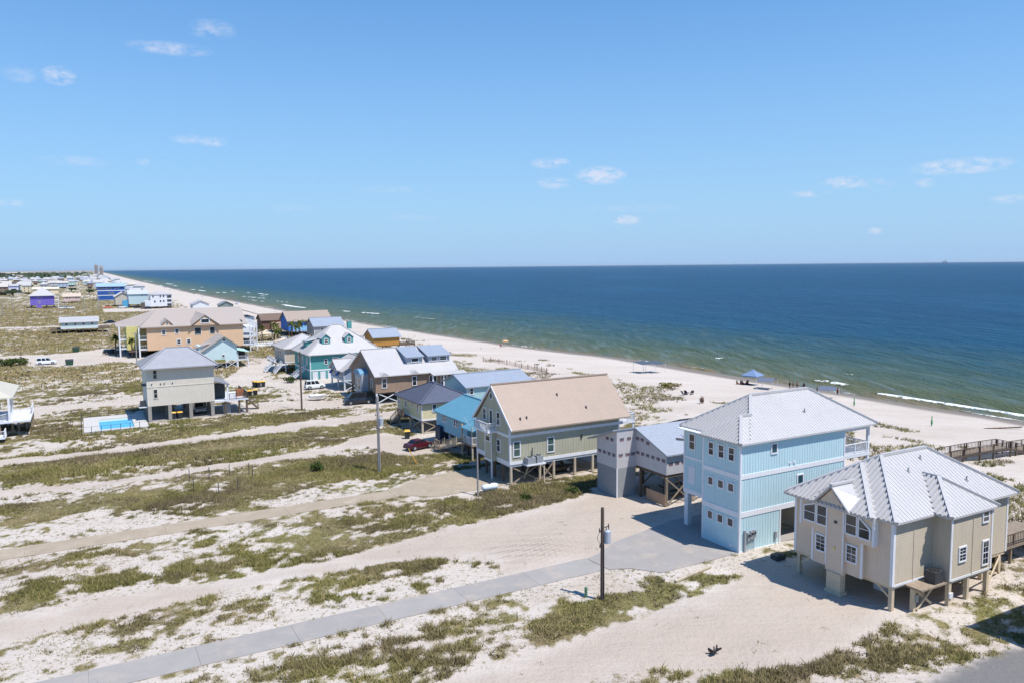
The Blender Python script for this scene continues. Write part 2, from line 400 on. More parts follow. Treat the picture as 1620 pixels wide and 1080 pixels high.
def node_kit(mt):
    mt.use_nodes = True
    nt = mt.node_tree; N = nt.nodes; Lk = nt.links
    def attr(n):
        a = N.new('ShaderNodeAttribute'); a.attribute_name = n; return a.outputs['Fac']
    def noise(scale, detail=4, rough=.6, vec=None):
        n = N.new('ShaderNodeTexNoise'); n.inputs['Scale'].default_value = scale; n.inputs['Detail'].default_value = detail; n.inputs['Roughness'].default_value = rough
        if vec is not None: Lk.new(vec, n.inputs['Vector'])
        return n.outputs[0]
    def ramp(src, stops):
        r_ = N.new('ShaderNodeValToRGB'); Lk.new(src, r_.inputs[0]); e = r_.color_ramp.elements
        while len(e) < len(stops): e.new(.5)
        for k, (p, c) in enumerate(stops): e[k].position = p; e[k].color = c
        return r_.outputs[0]
    def mix(f, a, b, bt='MIX'):
        n = N.new('ShaderNodeMix'); n.data_type = 'RGBA'; n.blend_type = bt
        for s_, v in ((0, f), (6, a), (7, b)):
            if isinstance(v, (int, float)): n.inputs[s_].default_value = v
            elif isinstance(v, tuple): n.inputs[s_].default_value = v
            else: Lk.new(v, n.inputs[s_])
        return n.outputs[2]
    def mth(op, a, b=None, c=None):
        n = N.new('ShaderNodeMath'); n.operation = op
        for i, v in enumerate((a, b, c)):
            if v is None: continue
            if isinstance(v, (int, float)): n.inputs[i].default_value = v
            else: Lk.new(v, n.inputs[i])
        return n.outputs[0]
    return N, Lk, attr, noise, ramp, mix, mth

def ground_mat():
    mt = bpy.data.materials.new('sandy_ground'); N, Lk, attr, noise, ramp, mix, mth = node_kit(mt)
    b = N['Principled BSDF']; b.inputs['Roughness'].default_value = .95; b.inputs['Specular IOR Level'].default_value = .15
    tc = N.new('ShaderNodeTexCoord'); v = tc.outputs['Object']
    mp = N.new('ShaderNodeMapping'); mp.inputs['Rotation'].default_value = (0, 0, -ANG); mp.inputs['Scale'].default_value = (.35, 1, 1); Lk.new(v, mp.inputs[0])
    big = noise(.09, 5, .6, mp.outputs[0]); mid = noise(.8, 5, .65, v); fine = noise(5, 4, .7, v)
    sand = ramp(big, [(.25, lin(185, 173, 161)), (.5, lin(196, 186, 175)), (.75, lin(204, 196, 187))])
    sand = mix(mth('MULTIPLY', mth('SUBTRACT', mid, .35), .5), sand, lin(174, 157, 142))
    sand = mix(mth('MULTIPLY', mth('SUBTRACT', fine, .5), 1.1), sand, lin(148, 131, 112))
    rut = N.new('ShaderNodeMapping'); rut.inputs['Rotation'].default_value = (0, 0, -ANG); rut.inputs['Scale'].default_value = (.07, 1.4, 1); Lk.new(v, rut.inputs[0])
    ruts = noise(1.0, 4, .6, rut.outputs[0])
    sand = mix(mth('MULTIPLY', mth('SUBTRACT', ruts, .42), .8), sand, lin(166, 152, 140))
    sand = mix(mth('MULTIPLY', attr('packed'), .6), sand, mix(mth('MULTIPLY_ADD', mid, 1.2, -.2), lin(162, 147, 130), lin(180, 165, 149)))
    thatch = ramp(mid, [(.2, lin(90, 80, 56)), (.42, lin(118, 106, 76)), (.6, lin(138, 124, 94)), (.8, lin(164, 148, 122))])
    thatch = mix(ramp(big, [(.42, (0, 0, 0, 1)), (.62, (.8, .8, .8, 1))]), thatch, ramp(mid, [(.25, lin(88, 94, 46)), (.7, lin(132, 126, 76))]))
    vf = attr('veg')
    k = mth('MULTIPLY_ADD', mth('SUBTRACT', fine, .5), 1.5, mth('MULTIPLY_ADD', mth('SUBTRACT', mid, .5), 1.3, vf))
    k = ramp(k, [(.2, (0, 0, 0, 1)), (.85, (1, 1, 1, 1))])
    # lone plants and litter on the open sand
    lone = mth('MULTIPLY', ramp(noise(2.6, 3, .6, v), [(.57, (0, 0, 0, 1)), (.64, (1, 1, 1, 1))]), attr('spots'))
    k = mth('MAXIMUM', k, mth('MULTIPLY', lone, .8))
    col = mix(k, sand, thatch)
    wet = attr('wet')
    col = mix(wet, col, lin(128, 116, 102))
    col = mix(attr('asph'), col, lin(118, 116, 114))
    rg = mth('MULTIPLY_ADD', wet, -.5, .95); Lk.new(rg, b.inputs['Roughness'])
    Lk.new(col, b.inputs['Base Color'])
    bp = N.new('ShaderNodeBump'); bp.inputs['Strength'].default_value = .6; bp.inputs['Distance'].default_value = .28
    hh = mth('ADD', mth('ADD', mth('MULTIPLY', mid, .5), mth('MULTIPLY', ruts, .7)), mth('MULTIPLY', noise(2.2, 5, .7, v), .9))
    hh = mth('ADD', hh, mth('MULTIPLY', attr('tracks'), 1.8))
    Lk.new(hh, bp.inputs['Height']); Lk.new(bp.outputs[0], b.inputs['Normal'])
    return mt
def wet_attr(x, y):
    d = x - shore(y) + (fbm(x * .03, y * .05, 77, 3) - .5) * 5
    return sstep(-7, -3, d)
def spots_attr(x, y):
    d = x - shore(y); s_ = np.full(x.shape, -1e9)
    for P in SANDS[:4]: s_ = np.maximum(s_, poly_sd(x, y, P))
    return sstep(-58, -72, d) * (1 - .93 * sstep(-.8, .3, s_))
def packed_attr(x, y):
    s_ = np.full(x.shape, -1e9)
    for P in SANDS: s_ = np.maximum(s_, poly_sd(x, y, P))
    return sstep(-2, 2.5, s_ + (fbm(x * .3, y * .4, 23, 3) - .5) * 5) * (1 - sstep(110, 200, y))
def tracks_attr(x, y):
    r_ = np.hypot(x - 30.5, y - 52.5); m_ = np.exp(-((x - 36) / 4.5) ** 2 - ((y - 60.5) / 3.0) ** 2)
    return m_ * (.5 + .5 * np.sin(r_ * 4.4 + 1.5 * fbm(x * .3, y * .3, 15, 2)))
def asph_attr(x, y): return sstep(-.6, .5, poly_sd(x, y, ASPH) + (fbm(x, y, 3, 3) - .5) * 1.2)
ground = grid_obj('ground', gx, gy, hgt, ground_mat(), {'veg': veg_map, 'wet': wet_attr, 'spots': spots_attr, 'asph': asph_attr, 'tracks': tracks_attr, 'packed': packed_attr})

# ------------------------------------------------------------------ sea
FOAM = [(151.6,109.5,152.4,70,1.0,1),(156.4,130.5,156.9,126.6,.7,.9),(156.3,125.8,156.9,121,.9,1),(171.3,134.2,172.2,131.6,.7,.9),(168.2,177.4,169,174,.6,.9),(147.6,166,148.2,160,.5,.7),
 (136,1220,143.2,1094,3,.9),(141.5,1048,153,998,3,.9),(147.7,846,154.4,770,2.6,1),(166.6,856,167.4,828,2,.9),(137.5,620,136.8,596,1.6,.9),(125.4,1558,128.3,1429,3,.8),(133.8,1296,136,1240,3,.8),
 (175.5,985,177,965,2,.8),(156.6,482,160.3,459,1.3,1),(137,617,140.4,562,1.8,.9),(165.4,416,167.4,388,.7,.6),(136.3,242,137.2,236,.6,.8),(150,700,153,668,1.6,.8),(135,760,139,700,1.5,.7),(150,1800,156,1640,4,.8),(145,2300,152,2050,5,.8)]
_fr = random.Random(17)
for _k in range(7):
    _y = _fr.uniform(480, 1600); _x = float(shore(_y)) + _fr.uniform(9, 60); FOAM.append((_x, _y, _x + _fr.uniform(-1, 3), _y - _fr.uniform(18, 55) * _y / 800, 1.0 + _y / 900, .8))
def sea_z(x, y):
    d = x - shore(y)
    env = sstep(0, 10, d) * sstep(500, 60, d) * sstep(900, 400, y)
    z = -2.5 + env * (.22 * np.sin(d / 3.1 + 3.2 * fbm(x * .03, y * .02, 41, 3)) * (fbm(x * .03, y * .03, 43, 3)) + .10 * (fbm(x * .5, y * .22, 45, 3) - .5))
    for x0, y0, x1, y1, w, a in FOAM:
        ya, yb = min(y0, y1), max(y0, y1)
        t = np.clip((y - y0) / (y1 - y0), 0, 1); cx = x0 + (x1 - x0) * t
        e = np.exp(-((x - cx) / (w * 1.1)) ** 2) * sstep(ya - 6, ya + 2, y) * sstep(yb + 6, yb - 2, y)
        z = z + .38 * e * (1 if y0 < 700 else .5)
    return z
def foam_attr(x, y):
    f = np.zeros(x.shape)
    wob = (fbm(x * .2, y * .25, 51, 3) - .5) * 2.2
    for x0, y0, x1, y1, w, a in FOAM:
        ya, yb = min(y0, y1), max(y0, y1)
        t = np.clip((y - y0) / (y1 - y0), 0, 1); cx = x0 + (x1 - x0) * t
        brk = sstep(.3, .45, vnoise(y * .22 + x0, y * 0 + 3.3, 5)) if abs(y0 - y1) > 20 else 1
        e = np.clip(1.35 - np.abs((x - cx + .35 * w + wob * w * .4) / w), 0, 1) * sstep(ya - .8, ya + 1, y) * sstep(yb + .8, yb - 1, y) * brk
        f = np.maximum(f, a * e)
    d = x - shore(y) + (fbm(x * .05, y * .08, 53, 3) - .5) * 4
    f = np.maximum(f, .75 * np.exp(-((d - .6) / .55) ** 2) * sstep(.4, .56, fbm(y * .05, y * .013, 57, 3)))
    return f
def sea_mat():
    mt = bpy.data.materials.new('sea_water'); N, Lk, attr, noise, ramp, mix, mth = node_kit(mt)
    b = N['Principled BSDF']
    tc = N.new('ShaderNodeTexCoord'); v = tc.outputs['Object']
    mp = N.new('ShaderNodeMapping'); mp.inputs['Rotation'].default_value = (0, 0, -ANG); mp.inputs['Scale'].default_value = (1, .32, 1); Lk.new(v, mp.inputs[0]); g = mp.outputs[0]
    streaks = noise(.012, 5, .6, g)
    dist = mth('MULTIPLY_ADD', mth('SUBTRACT', streaks, .5), 50, attr('offshore'))
    deep = ramp(mth('DIVIDE', dist, 300.0), [(0, lin(118, 106, 80)), (.025, lin(92, 94, 64)), (.10, lin(72, 86, 66)), (.22, lin(44, 74, 76)), (.42, lin(10, 64, 90)), (1, lin(4, 58, 90))])
    chop = noise(.16, 6, .7, g)
    deep = mix(mth('MULTIPLY', ramp(chop, [(.52, (0, 0, 0, 1)), (.72, (1, 1, 1, 1))]), .3), deep, lin(52, 104, 132))
    m2 = N.new('ShaderNodeMapping'); m2.inputs['Rotation'].default_value = (0, 0, -ANG); m2.inputs['Scale'].default_value = (1, .13, 1); Lk.new(v, m2.inputs[0])
    ln = ramp(noise(.16, 4, .6, m2.outputs[0]), [(.5, (0, 0, 0, 1)), (.64, (1, 1, 1, 1))])
    near = mth('MAXIMUM', mth('SUBTRACT', 1.0, mth('DIVIDE', attr('offshore'), 130.0)), 0.0)
    deep = mix(mth('MULTIPLY', mth('MULTIPLY', ln, near), .6), deep, lin(66, 78, 44))
    ln2 = ramp(noise(.33, 4, .6, m2.outputs[0]), [(.52, (0, 0, 0, 1)), (.66, (1, 1, 1, 1))])
    deep = mix(mth('MULTIPLY', mth('MULTIPLY', ln2, near), .4), deep, lin(116, 130, 128))
    sp = noise(.004, 4, .6, g)
    deep = mix(mth('MULTIPLY', ramp(sp, [(.5, (0, 0, 0, 1)), (.7, (1, 1, 1, 1))]), .2), deep, lin(40, 98, 134))
    fm = mth('MULTIPLY', attr('foam'), mth('MULTIPLY_ADD', noise(.7, 5, .75, v), 3.0, -.75))
    fm = ramp(fm, [(.3, (0, 0, 0, 1)), (.55, (1, 1, 1, 1))])
    col = mix(fm, deep, lin(235, 238, 238))
    Lk.new(col, b.inputs['Base Color'])
    Lk.new(mth('MULTIPLY_ADD', fm, .5, .32), b.inputs['Roughness'])
    b.inputs['IOR'].default_value = 1.33; b.inputs['Specular IOR Level'].default_value = .035
    h = mth('ADD', mth('MULTIPLY', noise(.3, 5, .7, g), 2.2), mth('MULTIPLY', noise(.05, 3, .5, g), 3.0))
    bp = N.new('ShaderNodeBump'); bp.inputs['Strength'].default_value = 1.0; bp.inputs['Distance'].default_value = 1.1
    Lk.new(h, bp.inputs['Height']); Lk.new(bp.outputs[0], b.inputs['Normal'])
    return mt
sx = axis([(100, 185, .8), (185, 260, 2), (260, 600, 12), (600, 2000, 100)]) + [2000, 3000, 5000, 9000, 16000, 30000, 55000, 80000]
sy = [-3000, -800, -200, -60, 0] + axis([(30, 200, 1.0), (200, 420, 2.0), (420, 900, 6), (900, 2400, 25), (2400, 6000, 200)]) + [6000, 9000, 16000, 30000, 55000, 80000]
sea = grid_obj('sea', np.array(sx, float), np.array(sy, float), sea_z, sea_mat(), {'foam': foam_attr, 'offshore': lambda x, y: np.clip(x - shore(y), 0, 4000)})

# ------------------------------------------------------------------ driveways
def slabs(name, x0, x1, ya, yb, n, mat, bend=0.0):
    o = bpy.data.objects.new(name, None); COL.objects.link(o); o.location = W(0, 0, 0); o.rotation_euler.z = ANG; tag(o, kind='structure')
    st = (x1 - x0) / n
    for k in range(n):
        a = x0 + k * st; mb = MB()
        mb.slab([(a + .008, ya, .05), (a + st - .008, ya, .05), (a + st - .008, yb, .05), (a + .008, yb, .05)], .3); mb.build('concrete_slab', mat, o)
    return o
def pad(name, P, mat):
    mb = MB(); mb.slab([(x, y, .055) for x, y in P], .3); return tag(mb.build(name, mat), kind='structure')
slabs('concrete_driveway', -14, 38.18, 53.1, 56.15, 8, CONC)
pad('parking_pad', PAD1, CONC)
slabs('tan_driveway', -24, 30.18, 82.4, 85.5, 9, CONCT)
pad('tan_parking_pad', PAD2, CONCT)

# ------------------------------------------------------------------ house kit
class House:
    def __init__(s, name, label, ox, oy, cat='house', group=None):
        s.o = (ox, oy); s.root = empty(name, label, cat, ox, oy, 0, 0, group)
    def mb(s): return MB(s.o)
    def put(s, mb, name, mat, parent=None, kind=None):
        o = mb.build(name, mat, parent or s.root)
        if kind: o['kind'] = kind
        return o
    def box(s, name, mat, x0, x1, y0, y1, z0, z1, parent=None):
        return s.put(s.mb().box(x0, x1, y0, y1, z0, z1), name, mat, parent)
    def fbox(s, mb, face, plane, a0, a1, d0, d1, z0, z1):
        if face == 'y-': mb.box(a0, a1, plane - d1, plane - d0, z0, z1)
        elif face == 'y+': mb.box(a0, a1, plane + d0, plane + d1, z0, z1)
        elif face == 'x-': mb.box(plane - d1, plane - d0, a0, a1, z0, z1)
        else: mb.box(plane + d0, plane + d1, a0, a1, z0, z1)
    def win(s, face, plane, a0, a1, z0, z1, fm=None, sash=True, mun=0, t=.1, name='window', glass=None):
        fm = fm or WHITE; f = s.mb(); B = lambda *q: s.fbox(f, face, plane, *q)
        B(a0 - t, a0 + .02, -.02, .08, z0 - t, z1 + t); B(a1 - .02, a1 + t, -.02, .08, z0 - t, z1 + t)
        B(a0 + .02, a1 - .02, -.02, .078, z1 - .02, z1 + t); B(a0 + .02, a1 - .02, -.02, .095, z0 - t, z0 + .02)
        zm = (z0 + z1) / 2
        if sash: B(a0 + .02, a1 - .02, 0, .065, zm - .03, zm + .03)
        for k in range(1, mun + 1):
            am = a0 + (a1 - a0) * k / (mun + 1); B(am - .012, am + .012, 0, .06, z0, z1)
        if mun:
            for zz in ((z0 + zm) / 2, (zm + z1) / 2): B(a0, a1, 0, .058, zz - .012, zz + .012)
        o = s.put(f, name, fm)
        p = s.mb(); s.fbox(p, face, plane, a0, a1, -.02, .045, z0, z1); s.put(p, 'pane', glass or GLASS, o)
        return o
    def trim(s, name, face, plane, a0, a1, z0, z1, mat=None, d=.035):
        mb = s.mb(); s.fbox(mb, face, plane, a0, a1, -.02, d, z0, z1); return s.put(mb, name, mat or WHITE)
    def battens(s, face, plane, a0, a1, z0, z1, mat, sp=.4, w=.05, d=.022):
        mb = s.mb(); n = max(1, int((a1 - a0) / sp))
        for k in range(1, n):
            a = a0 + (a1 - a0) * k / n; s.fbox(mb, face, plane, a - w/2, a + w/2, -.01, d, z0, z1)
        return s.put(mb, 'siding_battens', mat, kind='stuff')
    def pile(s, x, y, z0=-.5, z1=2.0, w=.28, mat=None):
        return s.put(s.mb().box(x - w/2, x + w/2, y - w/2, y + w/2, z0, z1), 'pile', mat or WOOD)
    def piles(s, xs, ys, z1, w=.28, mat=None):
        for x in xs:
            for y in ys: s.pile(x, y, -.5, z1, w, mat)
    def brace(s, p, q, mat=None, w=.09): return s.put(s.mb().bar(p, q, w, .16), 'brace', mat or WOOD)
    def cross(s, p, q, z0, z1, mat=None):
        a = .035; n = Vector((q[1] - p[1], p[0] - q[0], 0)).normalized() * .09
        s.brace((p[0] + n.x, p[1] + n.y, z0), (q[0] + n.x, q[1] + n.y, z1), mat); s.brace((p[0] - n.x, p[1] - n.y, z1), (q[0] - n.x, q[1] - n.y, z0), mat)
    def roof(s, polys, mat, th=.14, seam=.42, name='roof', fascia=None, sh=.05, ridges=()):
        mb = s.mb()
        for P in polys: mb.slab(P, th)
        o = s.put(mb, name, mat)
        if seam:
            sm = s.mb()
            for P in polys:
                V = [Vector(p) for p in P]; n = Vector((0, 0, 0))
                for k in range(len(V)): n += (V[k] - V[0]).cross(V[(k+1) % len(V)] - V[0])
                if n.length < 1e-6: continue
                n.normalize()
                if n.z < 0: n = -n
                d = Vector((n.x * n.z, n.y * n.z, -(n.x**2 + n.y**2)))
                if d.length < 1e-4: continue
                d.normalize(); h = n.cross(d)
                hv = [v.dot(h) for v in V]; dv = [v.dot(d) for v in V]; nv = V[0].dot(n)
                sx_ = abs(n.x) > abs(n.y); sh_ = sh * (1.5 if sx_ else .3); sw_ = .055 + (max(0, sh - .05) * 2.8 if sx_ else 0)
                t = math.floor(min(hv) / seam) * seam + seam * .5
                while t < max(hv):
                    xs = []
                    for k in range(len(V)):
                        a, b = hv[k], hv[(k+1) % len(V)]
                        if (a > t) != (b > t): xs.append(dv[k] + (dv[(k+1) % len(V)] - dv[k]) * (t - a) / (b - a))
                    xs.sort()
                    for p, q in zip(xs[::2], xs[1::2]):
                        if q - p > .1: sm.bar(h * t + d * p + n * (nv + sh_ * .4), h * t + d * q + n * (nv + sh_ * .4), sw_, sh_, upv=n)
                    t += seam
            # bar() subtracts the origin itself
            s.put(sm, 'standing_seams', mat, o, 'stuff')
        if ridges:
            rm = s.mb()
            for p, q in ridges: rm.bar((p[0], p[1], p[2] + .05), (q[0], q[1], q[2] + .05), .3, .13 + sh * .9)
            s.put(rm, 'ridge_cap', mat, o)
        return o
    def rail(s, pts, z, h=1.0, mat=None, sp=.16, name='railing', posts=True, par=None):
        mat = mat or WHITE; mb = s.mb()
        for p, q in zip(pts, pts[1:]):
            z0 = p[2] if len(p) > 2 else z; z1 = q[2] if len(q) > 2 else z
            P = Vector((p[0], p[1], z0)); Q = Vector((q[0], q[1], z1)); U = Vector((0, 0, 1))
            mb.bar(P + U * h, Q + U * h, .1, .07); mb.bar(P + U * .12, Q + U * .12, .05, .07)
            n = max(1, int((Q - P).length / sp))
            for k in range(n + 1):
                c = P.lerp(Q, k / n); wd = .1 if posts and (k % 10 == 0 or k == n) else .035
                mb.box(c.x - wd/2, c.x + wd/2, c.y - wd/2, c.y + wd/2, c.z + .05, c.z + h - .02)
        return s.put(mb, name, mat, par)
    def stairs(s, p, q, w, mat, n=None, rail=True, rmat=None):
        """p low point, q high point (centre line); treads are parts"""
        P = Vector(p); Q = Vector(q); d = Vector((Q.x - P.x, Q.y - P.y, 0)); L_ = d.length; d.normalize(); a = Vector((-d.y, d.x, 0))
        st = s.mb()
        for e in (-1, 1): st.bar(P + a * (e * w / 2), Q + a * (e * w / 2), .08, .28)
        o = s.put(st, 'staircase', mat)
        n = n or max(3, int((Q.z - P.z) / .2))
        for k in range(n):
            c = P.lerp(Q, (k + .5) / n); mb = s.mb(); mb.bar(c - a * (w / 2 - .05) + Vector((0, 0, .1)), c + a * (w / 2 - .05) + Vector((0, 0, .1)), .3, .05); s.put(mb, 'tread', mat, o)
        if rail:
            for e in (-1, 1):
                s.rail([tuple(P + a * (e * w / 2)), tuple(Q + a * (e * w / 2))], 0, .95, rmat or mat, .3, par=o)
        return o

def hip(x0, x1, y0, y1, z, pitch, axis='x', ra=None):
    """four planes and the ridge ends"""
    if axis == 'x':
        w = (y1 - y0) / 2; k = w if ra is None else ra; k = min(k, (x1 - x0) / 2 - .05); a = (x0 + k, y0 + w, z + w * pitch); b = (x1 - k, y0 + w, z + w * pitch)
        P = [[(x0,y0,z),(x1,y0,z),b,a],[(x1,y0,z),(x1,y1,z),b],[(x1,y1,z),(x0,y1,z),a,b],[(x0,y1,z),(x0,y0,z),a]]
    else:
        w = (x1 - x0) / 2; k = w if ra is None else ra; k = min(k, (y1 - y0) / 2 - .05); a = (x0 + w, y0 + k, z + w * pitch); b = (x0 + w, y1 - k, z + w * pitch)
        P = [[(x0,y0,z),(x1,y0,z),a],[(x1,y0,z),(x1,y1,z),b,a],[(x1,y1,z),(x0,y1,z),b],[(x0,y1,z),(x0,y0,z),a,b]]
    c = [(x0,y0,z),(x1,y0,z),(x1,y1,z),(x0,y1,z)]
    rd = [(a, b)] + ([(c[0], a), (c[3], a), (c[1], b), (c[2], b)] if axis == 'x' else [(c[0], a), (c[1], a), (c[2], b), (c[3], b)])
    return P, rd
def gable(x0, x1, y0, y1, z, rise, axis='x'):
    if axis == 'x':
        ym = (y0 + y1) / 2; a = (x0, ym, z + rise); b = (x1, ym, z + rise)
        return [[(x0,y0,z),(x1,y0,z),b,a],[(x1,y1,z),(x0,y1,z),a,b]], [(a, b)]
    xm = (x0 + x1) / 2; a = (xm, y0, z + rise); b = (xm, y1, z + rise)
    return [[(x0,y1,z),(x0,y0,z),a,b],[(x1,y0,z),(x1,y1,z),b,a]], [(a, b)]
def gwall(h, name, mat, x0, x1, y0, y1, z, rise, axis='x', zb=None):
    """gable-shaped prism: the wall with its gable ends, from zb to eave z and up to the ridge"""
    zb = z if zb is None else zb; mb = h.mb()
    if axis == 'x':
        ym = (y0 + y1) / 2; A_ = [(x0,y0,zb),(x0,y1,zb),(x0,y1,z),(x0,ym,z+rise),(x0,y0,z)]; B_ = [(x1,)+p[1:] for p in A_]
    else:
        xm = (x0 + x1) / 2; A_ = [(x0,y0,zb),(x1,y0,zb),(x1,y0,z),(xm,y0,z+rise),(x0,y0,z)]; B_ = [(p[0],y1,p[2]) for p in A_]
    mb.loft([A_, B_]); return h.put(mb, name, mat)

# ------------------------------------------------------------------ beige house on piles (right)
TAN = mk('beige_siding', lin(190, 178, 158), .75, .06, .4, lap=.2, streak=.11)
TANF = mk('beige_stucco', lin(214, 194, 172), .8, .05, 1.0, streak=.06)
TANP = mk('beige_post', lin(196, 180, 154), .85, .1, 2, rnd=.05)
def tan_house():
    h = House('beige_house', 'beige sided house on short piles with white metal hip roof and arched front gable', 51.7, 35.6)
    mb = h.mb().box(51.7, 66.4, 35.6, 44.8, 2.0, 6.98); h.put(mb, 'wall', TAN)
    h.box('side_bay', TAN, 56.3, 61.6, 34.1, 35.62, 2.0, 6.98)
    h.box('floor_beam', TANP, 51.75, 66.35, 35.65, 44.75, 1.75, 2.0); h.box('floor_beam', TANP, 56.35, 61.55, 34.15, 35.64, 1.75, 2.0)
    h.box('front_wall', TANF, 51.62, 51.7, 35.75, 44.65, 1.98, 6.9)
    h.box('upper_bay', TANF, 51.1, 51.64, 36.9, 43.7, 4.7, 6.9); h.box('lower_bay', TANF, 51.25, 51.66, 37.9, 42.6, 1.85, 4.7)
    # centre pilaster with an arched top
    mb = h.mb(); A_ = [(50.95, 39.35, 1.7), (50.95, 41.0, 1.7), (50.95, 41.0, 7.0)]
    for k in range(1, 8):
        t = math.pi * k / 8; A_.append((50.95, 40.175 + .825 * math.cos(t), 7.0 + .75 * math.sin(t)))
    A_.append((50.95, 39.35, 7.0)); mb.loft([A_, [(51.3,) + p[1:] for p in A_]]); h.put(mb, 'pilaster', TANF)
    arch = h.mb(); pts = [(50.93, 39.4, 2.2), (50.93, 39.4, 7.0)] + [(50.93, 40.175 - .775 * math.cos(math.pi * k / 8), 7.0 + .7 * math.sin(math.pi * k / 8)) for k in range(1, 8)] + [(50.93, 40.95, 7.0), (50.93, 40.95, 2.2)]
    for p, q in zip(pts, pts[1:]): arch.bar(p, q, .1, .1)
    arch.bar((50.93, 39.4, 6.98), (50.93, 40.95, 6.98), .1, .1); ao = h.put(arch, 'arched_window', WHITE)
    g = h.mb(); fan = [(50.93, 39.5, 7.03)] + [(50.93, 40.175 - .68 * math.cos(math.pi * k / 8), 7.03 + .58 * math.sin(math.pi * k / 8)) for k in range(9)] + [(50.93, 40.85, 7.03)]
    g.loft([fan[1:-1], [(50.96,) + p[1:] for p in fan[1:-1]]]); h.put(g, 'pane', mk('tinted_glass', lin(120, 112, 98), .2, .1), ao)
    # windows of the bays: the outer upper panes slope with the roof
    for a0, a1, zl, zr in ((42.15, 43.3, 6.35, 6.75), (41.05, 42.0, 6.75, 6.75), (38.3, 39.3, 6.75, 6.75), (37.15, 38.15, 6.0, 6.75)):
        flip = a0 < 38
        z_in, z_out = (zr, zl)
        f = h.mb(); lo = 5.15
        top = [(51.05, a0, z_out if flip else z_in), (51.05, a1, z_in if flip else z_out)]
        c = [(51.05, a0, lo), (51.05, a1, lo), top[1], top[0]]
        for k in range(4): f.bar(c[k], c[(k+1) % 4], .1, .12)
        f.bar((51.07, a0, 5.9), (51.07, a1, 5.9), .05, .05)
        fo = h.put(f, 'window', WHITE)
        p = h.mb(); p.loft([c, [(51.09,) + q[1:] for q in c]]); h.put(p, 'pane', GLASS, fo)
    h.win('x-', 51.25, 41.3, 42.15, 2.95, 4.2, mun=1); h.win('x-', 51.25, 38.4, 39.25, 2.95, 4.2, mun=1)
    for pl, a, z0, z1 in ((51.1, 43.66, 4.75, 6.85), (51.1, 36.9, 4.75, 6.85), (51.25, 42.55, 1.95, 4.65), (51.25, 37.95, 1.95, 4.65)): h.trim('corner_board', 'x-', pl, a - .1, a + .1, z0, z1)
    h.box('bay_side_trim', WHITE, 51.08, 51.62, 36.87, 36.9, 4.72, 6.85)
    h.trim('corner_board', 'y-', 35.6, 51.6, 51.85, 2.0, 6.9); h.trim('corner_board', 'x-', 51.62, 35.6, 35.8, 2.0, 6.9); h.trim('corner_board', 'x-', 51.62, 44.5, 44.72, 2.0, 6.9)
    h.trim('corner_board', 'y-', 34.1, 56.24, 56.45, 2.0, 6.9); h.trim('corner_board', 'y-', 34.1, 61.45, 61.66, 2.0, 6.9); h.trim('corner_board', 'y-', 35.6, 66.25, 66.46, 2.0, 6.9)
    h.trim('seam_board', 'y-', 35.6, 54.0, 54.1, 2.0, 6.9, TAN); h.trim('seam_board', 'y-', 34.1, 59.0, 59.1, 2.0, 6.9, TAN)
    h.trim('skirt_board', 'y-', 35.6, 51.85, 56.2, 1.93, 2.1, WHITE2); h.trim('skirt_board', 'y-', 34.1, 56.45, 61.4, 1.93, 2.1, WHITE2)
    h.win('y-', 34.1, 57.35, 58.15, 3.35, 4.4, mun=1); h.win('y-', 34.1, 60.4, 61.1, 2.5, 4.35, mun=1); h.win('y-', 34.1, 60.25, 60.95, 5.95, 6.75)
    # roofs
    P, rd = hip(51.3, 67.2, 35.2, 45.3, 7.0, .67)
    h.roof(P, ROOFW, .16, .4, ridges=rd, sh=.1)
    a = (59.0, 37.0, 9.03); b = (59.0, 38.3, 9.03)
    h.roof([[(55.9,33.9,7.0),(62.1,33.9,7.0),a],[(55.9,35.25,7.03),(55.9,33.9,7.0),a,b],[(62.1,33.9,7.0),(62.1,35.25,7.03),b,a]], ROOFW, .15, .4, 'bay_roof', sh=.1, ridges=[((55.9,33.9,7.0),a),((62.1,33.9,7.0),a),(a,b)])
    a = (54.85, 40.95, 9.78); b = (55.6, 40.95, 9.78)
    h.roof([[(50.7,36.8,7.0),(50.7,45.1,7.0),(54.85,40.95,9.78)],[(51.35,36.8,7.02),(50.7,36.8,7.0),a,b],[(50.7,45.1,7.0),(51.35,45.1,7.02),b,a]], ROOFW, .15, .4, 'bay_roof', sh=.1, ridges=[((50.7,36.8,7.0),a),((50.7,45.1,7.0),a)])
    a = (50.5, 40.35, 8.72); b = (53.4, 40.35, 8.72)
    h.roof([[(50.5,38.6,6.98),(52.2,38.6,7.9),b,a],[(52.2,42.1,7.9),(50.5,42.1,6.98),a,b]], ROOFW, .12, .4, 'gable_roof', ridges=[(a, b)])
    g = h.mb(); g.loft([[(50.8,38.75,6.85),(50.8,41.95,6.85),(50.8,40.35,8.52)],[(51.3,38.75,6.85),(51.3,41.95,6.85),(51.3,40.35,8.52)]]); h.put(g, 'gable', TANF)
    for x, y in ((57.5, 38.6), (60.2, 39.4), (59.9, 36.3), (62.8, 37.0)):
        z = 7.0 + (y - 35.2) * .67; v = h.mb(); v.cyl((x, y, z - .1), (x, y, z + .35), .06, .06, 8).cyl((x, y, z - .05), (x, y, z + .06), .16, .1, 8); h.put(v, 'vent_pipe', GREY)
    # piles, post, braces
    for x, y in ((51.95, 35.85), (53.3, 35.0), (55.6, 35.8), (56.5, 34.3), (58.8, 34.3), (61.4, 34.3), (61.4, 36), (65.9, 35.9), (63.5, 35.9), (51.95, 44.4), (55.5, 40), (59, 40), (63, 40), (55.5, 44.4), (59.5, 44.4), (66, 44.4), (66, 40)):
        h.pile(x, y, -.4, 1.75, .3, TANP)
